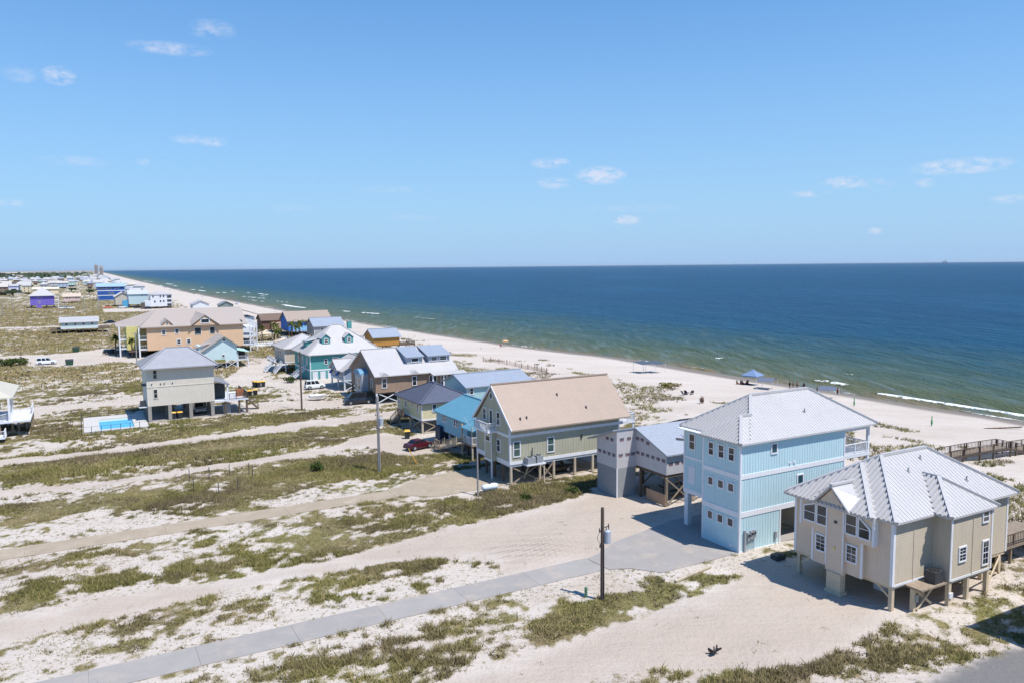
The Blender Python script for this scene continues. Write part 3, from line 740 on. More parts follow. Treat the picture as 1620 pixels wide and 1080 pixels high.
    b_ = h.mb(); b_.box(50.75, 51.55, 39.4, 40.9, -.3, .25).box(50.85, 51.45, 39.5, 40.8, .25, 1.72); h.put(b_, 'entry_post', TANP)
    h.brace((51.95, 36.0, 1.0), (51.95, 37.1, 1.75), TANP); h.brace((51.95, 44.2, 1.0), (51.95, 43.2, 1.75), TANP)
    h.cross((53.5, 34.9), (55.5, 34.9), .15, 1.6, TANP); h.cross((61.6, 34.5), (65.6, 35.7), .2, 1.7, TANP)
    h.box('unit_deck', WOOD, 53.1, 56.2, 34.2, 35.58, 1.78, 1.92)
    ac = h.mb().box(54.9, 55.9, 34.35, 35.2, 1.92, 2.85); ac = h.put(ac, 'condenser_unit', DGREY)
    l_ = h.mb(); l_.cyl((55.4, 34.78, 2.85), (55.4, 34.78, 2.9), .4, .38, 14); h.put(l_, 'fan_grille', BLACK, ac)
    h.box('meter_box', GREY, 53.35, 53.65, 34.78, 34.85, .7, 1.3); h.box('meter_box', WHITE2, 56.3, 56.75, 34.05, 34.15, .65, 1.05)
    h.box('wall_lamp', mk('brass_lamp', lin(226, 208, 120), .4, .02), 50.86, 50.95, 40.1, 40.25, 3.55, 3.75)
    h.box('wall_lamp', DGREY, 50.88, 50.95, 40.0, 40.25, 5.7, 5.9)
    h.box('storage_box', WHITE2, 54.5, 56.2, 38.2, 39.2, -.1, .8)
    # rear deck
    h.box('deck', WOOD, 66.4, 76, 36.4, 40, 1.5, 1.72)
    h.rail([(66.6, 36.45), (76, 36.45)], 1.72, 1.0, WOODD, .25)
    for x in (69, 72, 75.5): h.pile(x, 36.6, -.5, 1.5, .2)
    return h
tan_house()

# ------------------------------------------------------------------ light blue three storey house
LB = mk('light_blue_boards', lin(186, 213, 219), .7, .05, .35, streak=.05)
def blue_house():
    h = House('light_blue_house', 'tall light blue board and batten house with white trim bands beside a concrete pad', 50.8, 50.2)
    h.box('wall', LB, 51.9, 64.7, 50.2, 58.9, 3.42, 10.05)
    h.box('front_wall', LB, 50.8, 51.92, 50.2, 55.0, .0, 10.05)
    h.box('ground_floor_wall', LB, 51.9, 56.0, 50.2, 55.0, 0.0, 3.42)
    h.box('inner_wall', mk('garage_wall', lin(190, 172, 152), .9, .1), 60.5, 64.6, 50.9, 58.8, 0, 3.4)
    h.box('soffit', WHITE2, 50.9, 68.6, 50.0, 58.9, 9.96, 10.02)
    for f, pl, a0, a1 in (('y-', 50.2, 51.0, 64.5),):
        h.battens(f, pl, a0, a1, 3.75, 6.78, LB, .33); h.battens(f, pl, a0, a1, 7.2, 9.9, LB, .33); h.battens(f, pl, a0, 55.8, .1, 3.25, LB, .33)
    for z0, z1 in ((.1, 3.25), (3.75, 6.78), (7.2, 9.9)): h.battens('x-', 50.8, 50.4, 54.8, z0, z1, LB, .33)
    for z0, z1 in ((3.85, 6.7), (7.15, 9.9)): h.battens('x-', 51.9, 55.1, 58.7, z0, z1, LB, .33)
    for z0, z1 in ((3.27, 3.75), (6.78, 7.2)):
        h.trim('trim_band', 'y-', 50.2, 50.76, 64.7, z0, z1, d=.05); h.trim('trim_band', 'x-', 50.8, 50.16, 55.0, z0, z1, d=.05)
    h.trim('trim_band', 'x-', 51.9, 55.0, 58.9, 3.4, 3.85, d=.05); h.trim('trim_band', 'x-', 51.9, 55.0, 58.9, 6.95, 7.15, d=.05)
    h.trim('trim_band', 'y-', 50.2, 50.85, 56, .0, .12, d=.04); h.trim('trim_band', 'x-', 50.8, 50.2, 55, .0, .12, d=.04)
    h.trim('corner_board', 'y-', 50.2, 50.76, 50.92, .0, 9.95, d=.06); h.trim('corner_board', 'x-', 50.8, 50.15, 50.32, .0, 9.95, d=.06); h.trim('corner_board', 'x-', 50.8, 54.86, 55.02, .0, 9.95, d=.06)
    h.trim('corner_board', 'y-', 50.2, 64.55, 64.72, 3.4, 9.95, d=.06); h.trim('corner_board', 'y-', 50.2, 55.85, 56.02, 0, 3.3, d=.06); h.trim('corner_board', 'x-', 51.9, 58.75, 58.92, 3.4, 9.95, d=.06)
    for a0, a1 in ((53.6, 54.2), (52.25, 52.9), (50.95, 51.6)):
        h.win('x-', 50.8, a0, a1, 8.35, 9.5); h.win('x-', 50.8, a0, a1, 5.5, 6.2, sash=False); h.win('x-', 50.8, a0, a1, 2.25, 2.95, sash=False)
    h.win('x-', 51.9, 57.35, 58.1, 7.95, 9.45); h.trim('blank_panel', 'x-', 51.9, 57.3, 58.2, 4.45, 6.2, WHITE2, .03)
    tg = mk('teal_glass', lin(30, 72, 84), .1, .15, spec=.6)
    h.win('y-', 50.2, 54.65, 55.3, 8.75, 9.6, sash=False, glass=tg); h.win('y-', 50.2, 58.15, 58.85, 5.3, 6.2, sash=False, glass=tg)
    # roof: main hip and the lower hip of the projecting front
    z = 10.1; p = .69; e0 = 49.8; e1 = 59.3; w = (e1 - e0) / 2
    a = (51.6 + w, e0 + w, z + w * p); b = (69.0 - w, e0 + w, z + w * p)
    h.roof([[(51.6,e0,z),(69,e0,z),b,a],[(69,e0,z),(69,e1,z),b],[(69,e1,z),(51.6,e1,z),a,b],[(51.6,e1,z),(51.6,e0,z),a]], ROOFW, .16, .36, sh=.09, ridges=[(a,b),((51.6+2.7,e0+2.7,z+2.7*p),a),((51.6,e1,z),a),((69,e0,z),b),((69,e1,z),b)])
    k = 2.7; A_ = (50.4 + k, e0 + k, z + k * p + .004); B_ = (51.62 + k, e0 + k, z + k * p + .004)
    z2 = z + .004
    h.roof([[(50.4,e0,z2),(51.62,e0,z2),B_,A_],[(50.4,e0+2*k,z2),(50.4,e0,z2),A_],[(51.62,e0+2*k,z2),(50.4,e0+2*k,z2),A_,B_]], ROOFW, .16, .36, 'front_roof', sh=.09, ridges=[((50.4,e0,z2),A_),(A_,B_)])
    v = h.mb(); zz = z + (52.0 - e0) * p; v.cyl((61, 52, zz - .1), (61, 52, zz + .4), .07, .07, 8); h.put(v, 'vent_pipe', GREY)
    # porches, posts
    h.box('porch_floor', WHITE2, 64.7, 68.5, 50.25, 58.9, 6.85, 7.2); h.box('porch_floor', WHITE2, 64.7, 68.5, 50.25, 58.9, 3.3, 3.6)
    h.rail([(64.75, 50.35), (68.4, 50.35), (68.4, 58.8)], 7.2, 1.0); h.rail([(64.75, 50.35), (68.4, 50.35), (68.4, 58.8)], 3.6, 1.0)
    for y in (50.4, 54.5, 58.7): h.box('porch_post', WHITE, 68.25, 68.5, y - .12, y + .12, -.4, 9.96)
    h.box('porch_beam', WHITE2, 64.7, 68.5, 50.3, 50.5, 9.55, 9.96)
    for x, y in ((52.2, 58.6), (56.2, 58.6), (60.2, 58.6)): h.box('post', WHITE2, x - .25, x + .25, y - .25, y + .25, -.4, 3.42)
    h.box('post', WHITE2, 60.1, 60.5, 50.3, 50.7, -.4, 3.42)
    h.box('garage_floor', CONC, 56.05, 64.6, 50.3, 58.8, -.2, .06)
    # meters
    mtr = h.mb().box(51.3, 51.5, 50.0, 50.2, -.2, 2.05); h.put(mtr, 'conduit', GREY)
    for x, z0 in ((51.65, 1.05), (52.05, 1.15), (52.4, 1.2)):
        c = h.mb().box(x, x + .3, 49.98, 50.16, z0, z0 + .75); o = h.put(c, 'meter_box', GREY)
        d = h.mb().cyl((x + .15, 49.98, z0 + .5), (x + .15, 49.9, z0 + .5), .1, .1, 10); h.put(d, 'dial', GLASS, o)
        c = h.mb().cyl((x + .15, 50.08, -.2), (x + .15, 50.08, z0), .035, .035, 6); h.put(c, 'conduit', GREY)
    c = h.mb().box(55.2, 55.45, 50.0, 50.16, .7, 1.3); h.put(c, 'meter_box', GREY); c = h.mb().cyl((55.32, 50.08, -.2), (55.32, 50.08, .7), .03, .03, 6); h.put(c, 'conduit', GREY)
    h.box('wall_vent', WHITE2, 50.74, 50.8, 51.0, 51.35, .35, .6)
    for x in (57.0, 57.6): 
        c = h.mb().box(x, x + .15, 50.1, 50.2, 7.4, 7.6); h.put(c, 'wall_vent', WHITE)
blue_house()

# ------------------------------------------------------------------ green gabled house
GRN = mk('sage_green_boards', lin(178, 174, 152), .75, .07, .35, streak=.12)
GRND = mk('grey_green_boards', lin(126, 128, 112), .75, .05, 1.0, lap=.2)
def green_house():
    h = House('green_house', 'sage green gabled house on tall piles with tan metal roof and white balcony', 43.6, 80.1)
    gwall(h, 'wall', GRN, 43.6, 59.6, 80.1, 89.0, 6.75, 4.55, zb=2.53)
    h.box('floor_beam', WHITE2, 43.65, 59.55, 80.15, 88.95, 2.2, 2.53)
    h.battens('y-', 80.1, 43.8, 59.5, 2.9, 5.75, GRN, .4)
    for f, pl, a0, a1 in (('y-', 80.1, 43.55, 59.65), ('x-', 43.6, 80.05, 89.0)):
        h.trim('trim_band', f, pl, a0, a1, 2.48, 2.85, d=.05); h.trim('trim_band', f, pl, a0, a1, 5.75, 6.1, d=.05)
    h.trim('corner_board', 'y-', 80.1, 43.56, 43.76, 2.5, 6.75, d=.06); h.trim('corner_board', 'x-', 43.6, 80.05, 80.25, 2.5, 6.7, d=.06); h.trim('corner_board', 'y-', 80.1, 59.42, 59.64, 2.5, 6.75, d=.06); h.trim('corner_board', 'x-', 43.6, 88.8, 89.0, 2.5, 6.7, d=.06)
    a = (43.42, 84.55, 11.6); b = (60.9, 84.55, 11.6)
    h.roof([[(43.42,79.3,6.8),(60.9,79.3,6.8),b,a],[(60.9,89.8,6.8),(43.42,89.8,6.8),a,b]], ROOFT, .16, .33, ridges=[(a,b)])
    for y, z, s_ in ((79.3, 6.8, 1), (89.8, 6.8, -1)):
        r_ = h.mb(); r_.bar((43.4, y, z - .12), (43.4, 84.55, 11.48), .07, .26); h.put(r_, 'rake_board', WHITE)
    h.win('x-', 43.6, 86.2, 86.95, 7.0, 8.4); h.win('x-', 43.6, 84.45, 85.15, 6.55, 8.4, sash=False, name='balcony_door'); h.win('x-', 43.6, 82.5, 83.3, 6.9, 8.4); h.win('x-', 43.6, 82.5, 83.3, 3.6, 5.05)
    rw = h.mb(); n = 14; c = (84.75, 10.2)
    for k in range(n):
        t0 = 2 * math.pi * k / n; t1 = 2 * math.pi * (k + 1) / n
        rw.bar((43.55, c[0] + .45 * math.cos(t0), c[1] + .45 * math.sin(t0)), (43.55, c[0] + .45 * math.cos(t1), c[1] + .45 * math.sin(t1)), .12, .1, upv=(1, 0, 0))
    ro = h.put(rw, 'round_window', WHITE); g = h.mb().cyl((43.56, c[0], c[1]), (43.62, c[0], c[1]), .42, .42, 16); h.put(g, 'pane', GLASS, ro)
    h.box('entry_bay', GRN, 42.9, 43.62, 83.5, 85.3, 2.3, 5.8); h.trim('corner_board', 'x-', 42.9, 83.48, 83.62, 2.3, 5.8); h.trim('corner_board', 'x-', 42.9, 85.18, 85.32, 2.3, 5.8)
    h.trim('trim_band', 'x-', 42.9, 83.45, 85.35, 2.25, 2.5, d=.05); h.win('x-', 42.9, 83.85, 84.95, 4.75, 5.4, sash=False)
    h.box('balcony_floor', WHITE, 42.3, 43.6, 83.3, 87.0, 5.85, 6.1); h.rail([(43.55, 87.0), (42.35, 87.0), (42.35, 83.4), (43.55, 83.4)], 6.1, .95)
    h.win('y-', 80.1, 44.1, 44.95, 3.45, 5.2, glass=mk('pale_glass', lin(70, 92, 88), .1, .3, .9)); h.win('y-', 80.1, 48.85, 49.7, 3.45, 5.2, glass=mk('pale_glass', lin(70, 92, 88)))
    h.box('wall_lamp', DGREY, 53.7, 53.9, 79.95, 80.1, 4.65, 5.1)
    for x in (43.8, 47.8, 49.8, 52.9, 55.6, 59.4):
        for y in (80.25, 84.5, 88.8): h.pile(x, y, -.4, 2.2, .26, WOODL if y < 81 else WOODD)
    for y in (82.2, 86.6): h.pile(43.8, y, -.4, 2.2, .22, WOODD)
    h.cross((44.0, 80.2), (47.6, 80.2), .2, 2.1); h.cross((47.9, 80.2), (49.7, 80.2), .2, 2.1); h.pile(42.95, 83.6, -.4, 2.3, .16, WHITE2)
    h.box('unit_deck', WHITE2, 45.3, 47.9, 78.9, 80.05, 2.35, 2.5); h.brace((45.5, 79.0, 2.35), (45.6, 80.2, .6), WOODL)
    for y in (79.05,): h.pile(47.7, y, -.4, 2.35, .14, WOODL)
    for x0, x1, z in ((45.45, 46.55, 3.3), (46.75, 47.6, 3.4)):
        c = h.put(h.mb().box(x0, x1, 79.05, 79.95, 2.5, z), 'condenser_unit', GREY); l_ = h.mb().cyl(((x0+x1)/2, 79.5, z), ((x0+x1)/2, 79.5, z + .05), .36, .34, 12); h.put(l_, 'fan_grille', DGREY, c)
    c = h.mb().cyl((46.6, 80.0, 3.2), (46.6, 79.9, 4.3), .05, .05, 6); h.put(c, 'conduit', DGREY)
    for x, y in ((45.2, 80.35), (46.1, 80.4), (51.8, 82.6), (55.0, 80.8)):
        z = 6.8 + (y - 79.3) * .914; v = h.mb(); v.cyl((x, y, z - .1), (x, y, z + .3), .11, .09, 8); h.put(v, 'roof_vent', DGREY)
    h.box('rear_deck', WHITE2, 59.6, 62.5, 80.5, 87, 5.6, 5.85); h.rail([(59.7, 80.55), (62.4, 80.55), (62.4, 86.9)], 5.85, 1.0); h.pile(62.3, 80.7, -.5, 5.6, .2, WHITE2); h.pile(62.3, 86.7, -.5, 5.6, .2, WHITE2)
    h.box('lower_deck', WHITE2, 59.6, 63.5, 79.6, 85, 2.3, 2.53); h.rail([(59.7, 79.65), (63.4, 79.65), (63.4, 84.9)], 2.53, 1.0)
    for x in (61, 63.3): h.pile(x, 79.8, -.4, 2.3, .2)
    fl = h.mb().bar((43.1, 88.95, 5.2), (42.0, 89.3, 6.9), .04); h.put(fl, 'flag_pole', WHITE)
green_house()

# ------------------------------------------------------------------ house under construction
WRAP = mk('house_wrap', lin(186, 183, 184), .55, .07, 1.2, .2, 5)
UNDER = mk('roof_underlayment', lin(150, 156, 166), .6, .12, 3.0, .15, 6)
SHEA = mk('grey_panelling', lin(138, 140, 142), .8, .08, 1.2, lap=.3)
def wrap_house():
    h = House('unfinished_house', 'unfinished house in grey wrap with printed marks and bare roof underlayment', 51.5, 64.0)
    # tower: panelled below, wrapped above, under the left roof slope
    h.box('tower_base', SHEA, 51.55, 54.15, 69.6, 73.4, 0, 3.32)
    mb = h.mb(); A_ = [(51.5, 69.6, 3.32), (51.5, 73.45, 3.32), (51.5, 73.45, 6.3), (51.5, 69.6, 7.75)]; mb.loft([A_, [(62,) + p[1:] for p in A_]]); h.put(mb, 'wall', WRAP)
    mb = h.mb(); A_ = [(54.2, 64.3, 3.45), (54.2, 69.61, 3.45), (54.2, 69.61, 7.75), (54.2, 64.3, 5.6)]; mb.loft([A_, [(62,) + p[1:] for p in A_]]); h.put(mb, 'wall', WRAP)
    h.trim('corner_board', 'y-', 69.6, 51.48, 51.62, 0, 3.32)
    s1 = (7.85 - 5.72) / (69.55 - 63.9); s2 = .36
    h.roof([[(53.9,63.9,5.72),(62.6,63.9,5.72),(62.6,69.55,7.85),(53.9,69.55,7.85)],[(50.9,69.5,7.85),(62.6,69.5,7.85),(62.6,74.5,7.85-5*s2),(50.9,74.5,7.85-5*s2)]], UNDER, .16, 0)
    lr = h.mb(); lr.slab([(58.5,63.6,6.15),(66,63.6,6.15),(66,70,7.6),(58.5,70,7.6)], .16); h.put(lr, 'rear_roof', UNDER)
    h.box('rear_wall', WRAP, 59, 65.5, 64.2, 70, 3.4, 6.0)
    dk = mk('black_felt', lin(58, 58, 64), .8, .1); f = h.mb(); f.slab([(61,70.1,7.9),(66,70.1,7.9),(66,74.5,6.4),(61,74.5,6.4)], .1); h.put(f, 'felt_strip', dk)
    f = h.mb(); f.slab([(57.2,66.2,6.63),(58.6,65.7,6.46),(58.7,66.1,6.6),(57.4,66.6,6.78)], .03); h.put(f, 'torn_patch', dk)
    # printed marks on the wrap: rows of four small letter shapes over a red bar
    red = mk('red_print', lin(120, 52, 66), .7, .05); dark = mk('dark_print', lin(70, 50, 62), .7, .05)
    lets = h.mb(); bars = h.mb()
    def mark(fn, a, z):
        for k in range(4):
            x = a + k * .15
            lets.loft([[fn(x, z + .14, .012), fn(x + .14, z + .14, .012), fn(x + .1, z + .4, .012), fn(x + .04, z + .4, .012)], [fn(x, z + .14, -.01), fn(x + .14, z + .14, -.01), fn(x + .1, z + .4, -.01), fn(x + .04, z + .4, -.01)]])
        for k in range(4):
            x = a + .04 + k * .135
            bars.loft([[fn(x, z, .012), fn(x + .1, z, .012), fn(x + .1, z + .1, .012), fn(x, z + .1, .012)], [fn(x, z, -.01), fn(x + .1, z, -.01), fn(x + .1, z + .1, -.01), fn(x, z + .1, -.01)]])
    fa = lambda X: (lambda a, z, d: (X - d, a, z)); fb = lambda Y: (lambda a, z, d: (a, Y - d, z))
    for y in (69.85, 70.75, 71.65, 72.55): mark(fa(51.5), y, 4.6)
    for y in (70.2, 71.1): mark(fa(51.5), y, 6.3)
    for y in (64.5, 65.4, 66.3, 67.2, 68.1, 68.95): mark(fa(54.2), y, 4.75)
    for y in (67.2, 68.2, 69.0): mark(fa(54.2), y, 6.35 if y > 67.5 else 6.15)
    for x in (51.75, 52.7, 53.5): mark(fb(69.6), x, 4.6); 
    for x in (51.9, 52.9): mark(fb(69.6), x, 6.4)
    for x in (54.5, 55.4, 56.3, 57.2): mark(fb(64.3), x, 4.4)
    h.put(lets, 'printed_lettering', dark, kind='stuff'); h.put(bars, 'printed_lettering', red, kind='stuff')
    h.box('floor_beam', WOODD, 54.3, 62, 64.4, 73, 3.1, 3.45)
    for x in (54.0, 57.5, 61): 
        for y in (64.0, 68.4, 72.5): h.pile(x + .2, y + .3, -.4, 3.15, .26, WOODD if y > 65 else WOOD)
    h.cross((54.3, 64.3), (57.7, 64.3), .2, 3.0); h.cross((57.7, 64.3), (61.2, 64.3), .2, 3.0); h.cross((57.7, 72.6), (61.2, 72.6), .2, 3.0); h.cross((57.7, 64.6), (57.7, 68.6), .4, 3.0)
    h.put(h.mb().box(53.95, 54.05, 64.2, 67.4, .12, 1.35), 'plywood_sheet', mk('plywood', lin(168, 136, 110), .9, .12, 1.5))
    b = h.mb().cyl((55.3, 69.0, 0), (55.3, 69.0, .9), .3, .36, 12); h.put(b, 'bucket', mk('brown_plastic', lin(120, 90, 64), .7, .1))
    jk = h.mb()
    for k in range(14):
        x = random.uniform(56, 61); y = random.uniform(65.5, 70); jk.bar((x, y, .15 + random.random() * .4), (x + random.uniform(-1.4, 1.4), y + random.uniform(-.6, .6), .2 + random.random() * .5), .12, .2)
    h.put(jk, 'timber_pile', WOODD)
    rd = h.mb().box(62, 64.5, 72, 76, 2.4, 2.6); h.put(rd, 'rear_deck', WOODD)
wrap_house()

# ------------------------------------------------------------------ generic houses
def simple(name, label, x0, x1, y0, y1, zb, ze, wall, roofm, kind, axis='x', pitch=.5, ov=.5, seam=.5, wins=(), piles=True, pm=None, ra=None, group=None, trim=True, pz=None, battens=None, glass=None, th=.16, pst=4.2):
    h = House(name, label, x0, y0, group=group)
    if kind == 'hip':
        h.box('wall', wall, x0, x1, y0, y1, zb, ze); P, rd = hip(x0 - ov, x1 + ov, y0 - ov, y1 + ov, ze, pitch, axis, ra)
    else:
        half = ((y1 - y0) if axis == 'x' else (x1 - x0)) / 2
        gwall(h, 'wall', wall, x0, x1, y0, y1, ze - .02, half * pitch - .1, axis, zb)
        P, rd = gable(x0 - ov, x1 + ov, y0 - ov, y1 + ov, ze - ov * pitch + .02, (half + ov) * pitch, axis)
    ro = h.roof(P, roofm, th, seam, ridges=rd if seam else ())
    h.roofobj = ro
    if trim:
        h.trim('corner_board', 'y-', y0, x0 - .04, x0 + .14, zb, ze - .1, d=.04); h.trim('corner_board', 'x-', x0, y0 - .04, y0 + .14, zb, ze - .1, d=.04); h.trim('corner_board', 'y-', y0, x1 - .14, x1 + .04, zb, ze - .1, d=.04)
        h.trim('skirt_board', 'y-', y0, x0 + .14, x1 - .14, zb - .05, zb + .2, d=.03); h.trim('skirt_board', 'x-', x0, y0 + .14, y1 - .02, zb - .05, zb + .2, d=.03)
    if battens: h.battens('y-', y0, x0 + .1, x1 - .1, zb + .2, ze - .1, wall, battens)
    for w in wins: h.win(w[0], y0 if w[0] == 'y-' else x0, *w[1:5], sash=(w[5] if len(w) > 5 else True), glass=glass)
    if piles and zb > .5:
        nx = max(2, int((x1 - x0) / pst) + 1); ny = max(2, int((y1 - y0) / pst) + 1)
        for i in range(nx):
            for j in range(ny):
                if i in (0,) or j in (0,) or (i + j) % 2 == 0:
                    h.pile(x0 + .2 + (x1 - x0 - .4) * i / (nx - 1), y0 + .2 + (y1 - y0 - .4) * j / (ny - 1), -.5, zb, .28, pm or WOODD)
        h.box('floor_beam', pm or WOODD, x0 + .1, x1 - .1, y0 + .1, y1 - .1, zb - .2, zb)
    return h

# bright blue cottage with the outdoor stair
CB = mk('sky_blue_boards', lin(150, 190, 202), .7, .06, 1.2, lap=.22, streak=.08)
RB = mk('bright_blue_roof', lin(98, 148, 168), .45, .06, .8, spec=.4)
h = simple('blue_cottage', 'small sky blue cottage with bright blue roof and long wooden stair', 45.8, 55.4, 96.4, 107.2, 1.95, 4.75, CB, RB, 'gable', 'y', .37, .4, .5,
           wins=[('x-', 103.6, 104.1, 3.5, 4.4), ('x-', 104.3, 104.8, 3.5, 4.4), ('x-', 99.4, 99.95, 3.4, 4.35), ('x-', 100.2, 100.75, 3.4, 4.35)], trim=False)
h.box('porch_floor', WOOD, 44.6, 56, 92.6, 96.4, 2.05, 2.25); h.rail([(45.8, 92.7), (44.7, 92.7)], 2.25, 1.0); h.rail([(44.7, 95.5), (44.7, 92.7)], 2.25, 1.0, WHITE)
for x, y in ((44.8, 92.8), (44.8, 96), (48.5, 92.8), (52, 92.8)): h.pile(x, y, -.4, 4.6, .2, WOODL)
h.roof([[(44.6,92.3,4.2),(50.6,92.3,6.4),(50.6,96.0,6.4),(44.6,96.0,4.2)]], RB, .12, .5, 'porch_roof')
h.stairs((43.9, 99.4, .8), (43.9, 94.6, 2.25), 1.2, WOODL)
h.box('stair_landing', WOOD, 42.8, 45.0, 99.4, 101.4, .65, .8); h.stairs((43.9, 103.0, 0), (43.9, 101.4, .7), 1.2, WOOD, 3)
h.rail([(42.9, 99.5), (42.9, 101.3)], .8, .95, WOOD, .3)
h.box('water_tank', mk('navy_tank', lin(38, 52, 76), .6, .1), 45.2, 46.6, 104.6, 106.3, .2, 2.6)
for k in range(5): h.brace((46.2 + k * 1.6, 98.5, .1), (47.6 + k * 1.6, 98.5, 1.9), WOODD)
for k in range(3): h.brace((46.0, 98.2 + 2.6 * k, .1), (46.0, 100.2 + 2.6 * k, 1.9), WOODD)

# cream cottage with slate-blue hip roof
CR = mk('cream_boards', lin(206, 196, 158), .75, .06, 1.2, lap=.22, streak=.05)
RN = mk('slate_blue_roof', lin(88, 93, 108), .5, .08, .8, spec=.35)
h = simple('cream_cottage', 'cream cottage on piles with slate blue hip roof beside the blue cottage', 45.6, 54.4, 112.6, 123.2, 2.12, 4.86, CR, RN, 'hip', 'y', .47, .45, .5,
           wins=[('x-', 122.0, 122.6, 3.5, 4.1), ('x-', 118.8, 119.4, 3.3, 4.4, False), ('x-', 115.8, 116.3, 3.9, 4.5), ('x-', 113.7, 114.3, 3.4, 4.5), ('y-', 47.5, 48.1, 3.4, 4.5)], pm=WOODL)
h.box('landing', WOODD, 44.4, 45.6, 117.4, 120, 1.9, 2.1); h.rail([(44.45, 120), (44.45, 117.4)], 2.1, 1.0, WOODD, .2); h.stairs((44.9, 123.6, 0), (44.9, 120, 2.0), 1.0, WOOD)
h.cross((45.8, 112.5), (50, 112.5), .2, 2.0); h.cross((50, 112.5), (54.2, 112.5), .2, 2.0); h.cross((45.5, 113), (45.5, 117), .2, 2.0)

# pale blue-grey gable house behind them
LG = mk('pale_blue_boards', lin(164, 196, 200), .75, .05, 1.2, streak=.05)
h = simple('pale_blue_house', 'pale blue gabled house with grey metal roof behind the cream cottage', 56, 68.6, 117.9, 127, 2.4, 6.0, LG, ROOFG, 'gable', 'x', .33, .4, .45, battens=.45,
           wins=[('y-', 56.6, 57.2, 4.6, 5.6), ('y-', 61, 61.8, 4.4, 5.5), ('y-', 65, 65.8, 4.4, 5.5), ('x-', 123.2, 123.8, 3.9, 4.9), ('x-', 119.6, 120.2, 4.0, 5.0)])
h.roof([[(68.9,118.4,5.6),(72.5,118.4,5.4),(72.5,126.5,5.4),(68.9,126.5,5.6)]], ROOFG, .12, .45, 'porch_roof')
for y in (118.6, 126.3): h.pile(72.3, y, -.5, 5.3, .2, WHITE2)
h.box('deck', WOOD, 68.6, 72.6, 118, 126.8, 2.2, 2.4)

# brown house with long white roof, dormers and glazed porch
BR = mk('brown_shingle', lin(146, 124, 106), .85, .08, 1.5, lap=.18)
h = House('brown_house', 'taupe brown shingled house with long white metal roof and two grey shed dormers', 48.3, 142.1)
gwall(h, 'wall', BR, 48.3, 64.5, 142.1, 157.5, 5.5, 4.0, zb=2.16)
a = (47.9, 149.8, 9.8); b = (65.0, 149.8, 9.8)
h.roof([[(47.9,141.5,5.45),(65.6,141.5,5.45),(65.6,149.8,9.8),a],[(65.6,158.1,5.45),(47.9,158.1,5.45),a,(65.6,149.8,9.8)]], ROOFW, .18, .5, ridges=[(a, (65.6,149.8,9.8))])
h.win('y-', 142.1, 49.6, 50.45, 3.1, 4.85); h.win('y-', 142.1, 55.8, 56.6, 3.1, 4.85); h.win('x-', 48.3, 144.1, 144.8, 3.1, 4.7)
for x in (50.0, 56.2):
    g = h.mb(); g.loft([[(x-1.1,141.45,5.3),(x+1.1,141.45,5.3),(x,141.45,6.1)],[(x-1.1,142.6,5.9),(x+1.1,142.6,5.9),(x,142.9,6.25)]]); h.put(g, 'eyebrow_gable', ROOFW)
SH = mk('pale_grey_shingle', lin(168, 172, 178), .8, .06)
for x0, x1 in ((55.6, 58.9), (60.2, 64.8)):
    d = h.mb(); d.loft([[(x0,144.4,6.9),(x1,144.4,6.9),(x1,144.4,8.4),(x0,144.4,8.4)],[(x0,149.2,9.2),(x1,149.2,9.2),(x1,149.2,9.6),(x0,149.2,9.6)]]); h.put(d, 'shed_dormer', SH)
    h.roof([[(x0-.3,144.0,8.4),(x1+.3,144.0,8.4),(x1+.3,149.6,9.95),(x0-.3,149.6,9.95)]], ROOFG, .12, .5, 'dormer_roof')
h.win('y-', 144.4, 56.6, 58.0, 7.4, 8.1, sash=False); h.win('y-', 144.4, 60.8, 62.0, 7.35, 8.1); h.win('y-', 144.4, 62.7, 64.1, 7.35, 8.1)
h.roof([[(59.2,139.7,5.1),(66.6,139.7,5.1),(66.6,141.5,5.5),(59.2,141.5,5.5)],[(66.6,139.7,5.1),(66.6,150,5.1),(64.8,148,5.7),(64.8,141.5,5.5)]], ROOFW, .12, .5, 'porch_roof')
h.box('porch_floor', WHITE2, 58.4, 66.4, 140.0, 142.08, 2.0, 2.2)
for x in (59.3, 61.6, 63.4, 66.2): h.box('porch_post', WHITE, x - .12, x + .12, 140.0, 140.25, -.4, 5.05)
h.win('y-', 142.1, 59.4, 60.9, 2.5, 4.7); h.win('y-', 142.1, 61.9, 62.9, 2.5, 4.8); h.win('y-', 142.1, 63.3, 64.2, 2.5, 4.8)
h.rail([(63.5, 140.1), (66.3, 140.1)], 2.2, 1.0); h.stairs((54.2, 140.8, .3), (58.4, 140.8, 2.1), 1.1, WOODD)
h.box('front_bay', SH, 46.9, 48.32, 146.4, 150.4, 1.2, 5.3); h.win('x-', 46.9, 147.0, 148.3, 2.3, 4.6); h.win('x-', 46.9, 148.7, 149.9, 2.3, 4.6)
g = h.mb(); A_ = [(46.6, 148.4 + 2.0 * math.cos(math.pi * k / 10), 5.3 + 1.0 * math.sin(math.pi * k / 10)) for k in range(11)]; g.loft([A_, [(48.4,) + p[1:] for p in A_]]); h.put(g, 'arched_awning', mk('awning_blue', lin(104, 148, 176), .6, .08))
for x in (48.5, 52.8, 57, 61, 64.3):
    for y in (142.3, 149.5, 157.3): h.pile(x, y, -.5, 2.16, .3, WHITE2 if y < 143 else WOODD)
h.cross((48.6, 142.2), (52.7, 142.2), .2, 2.1, WHITE2); h.box('floor_beam', WOODD, 48.4, 64.4, 142.2, 157.4, 1.95, 2.16)

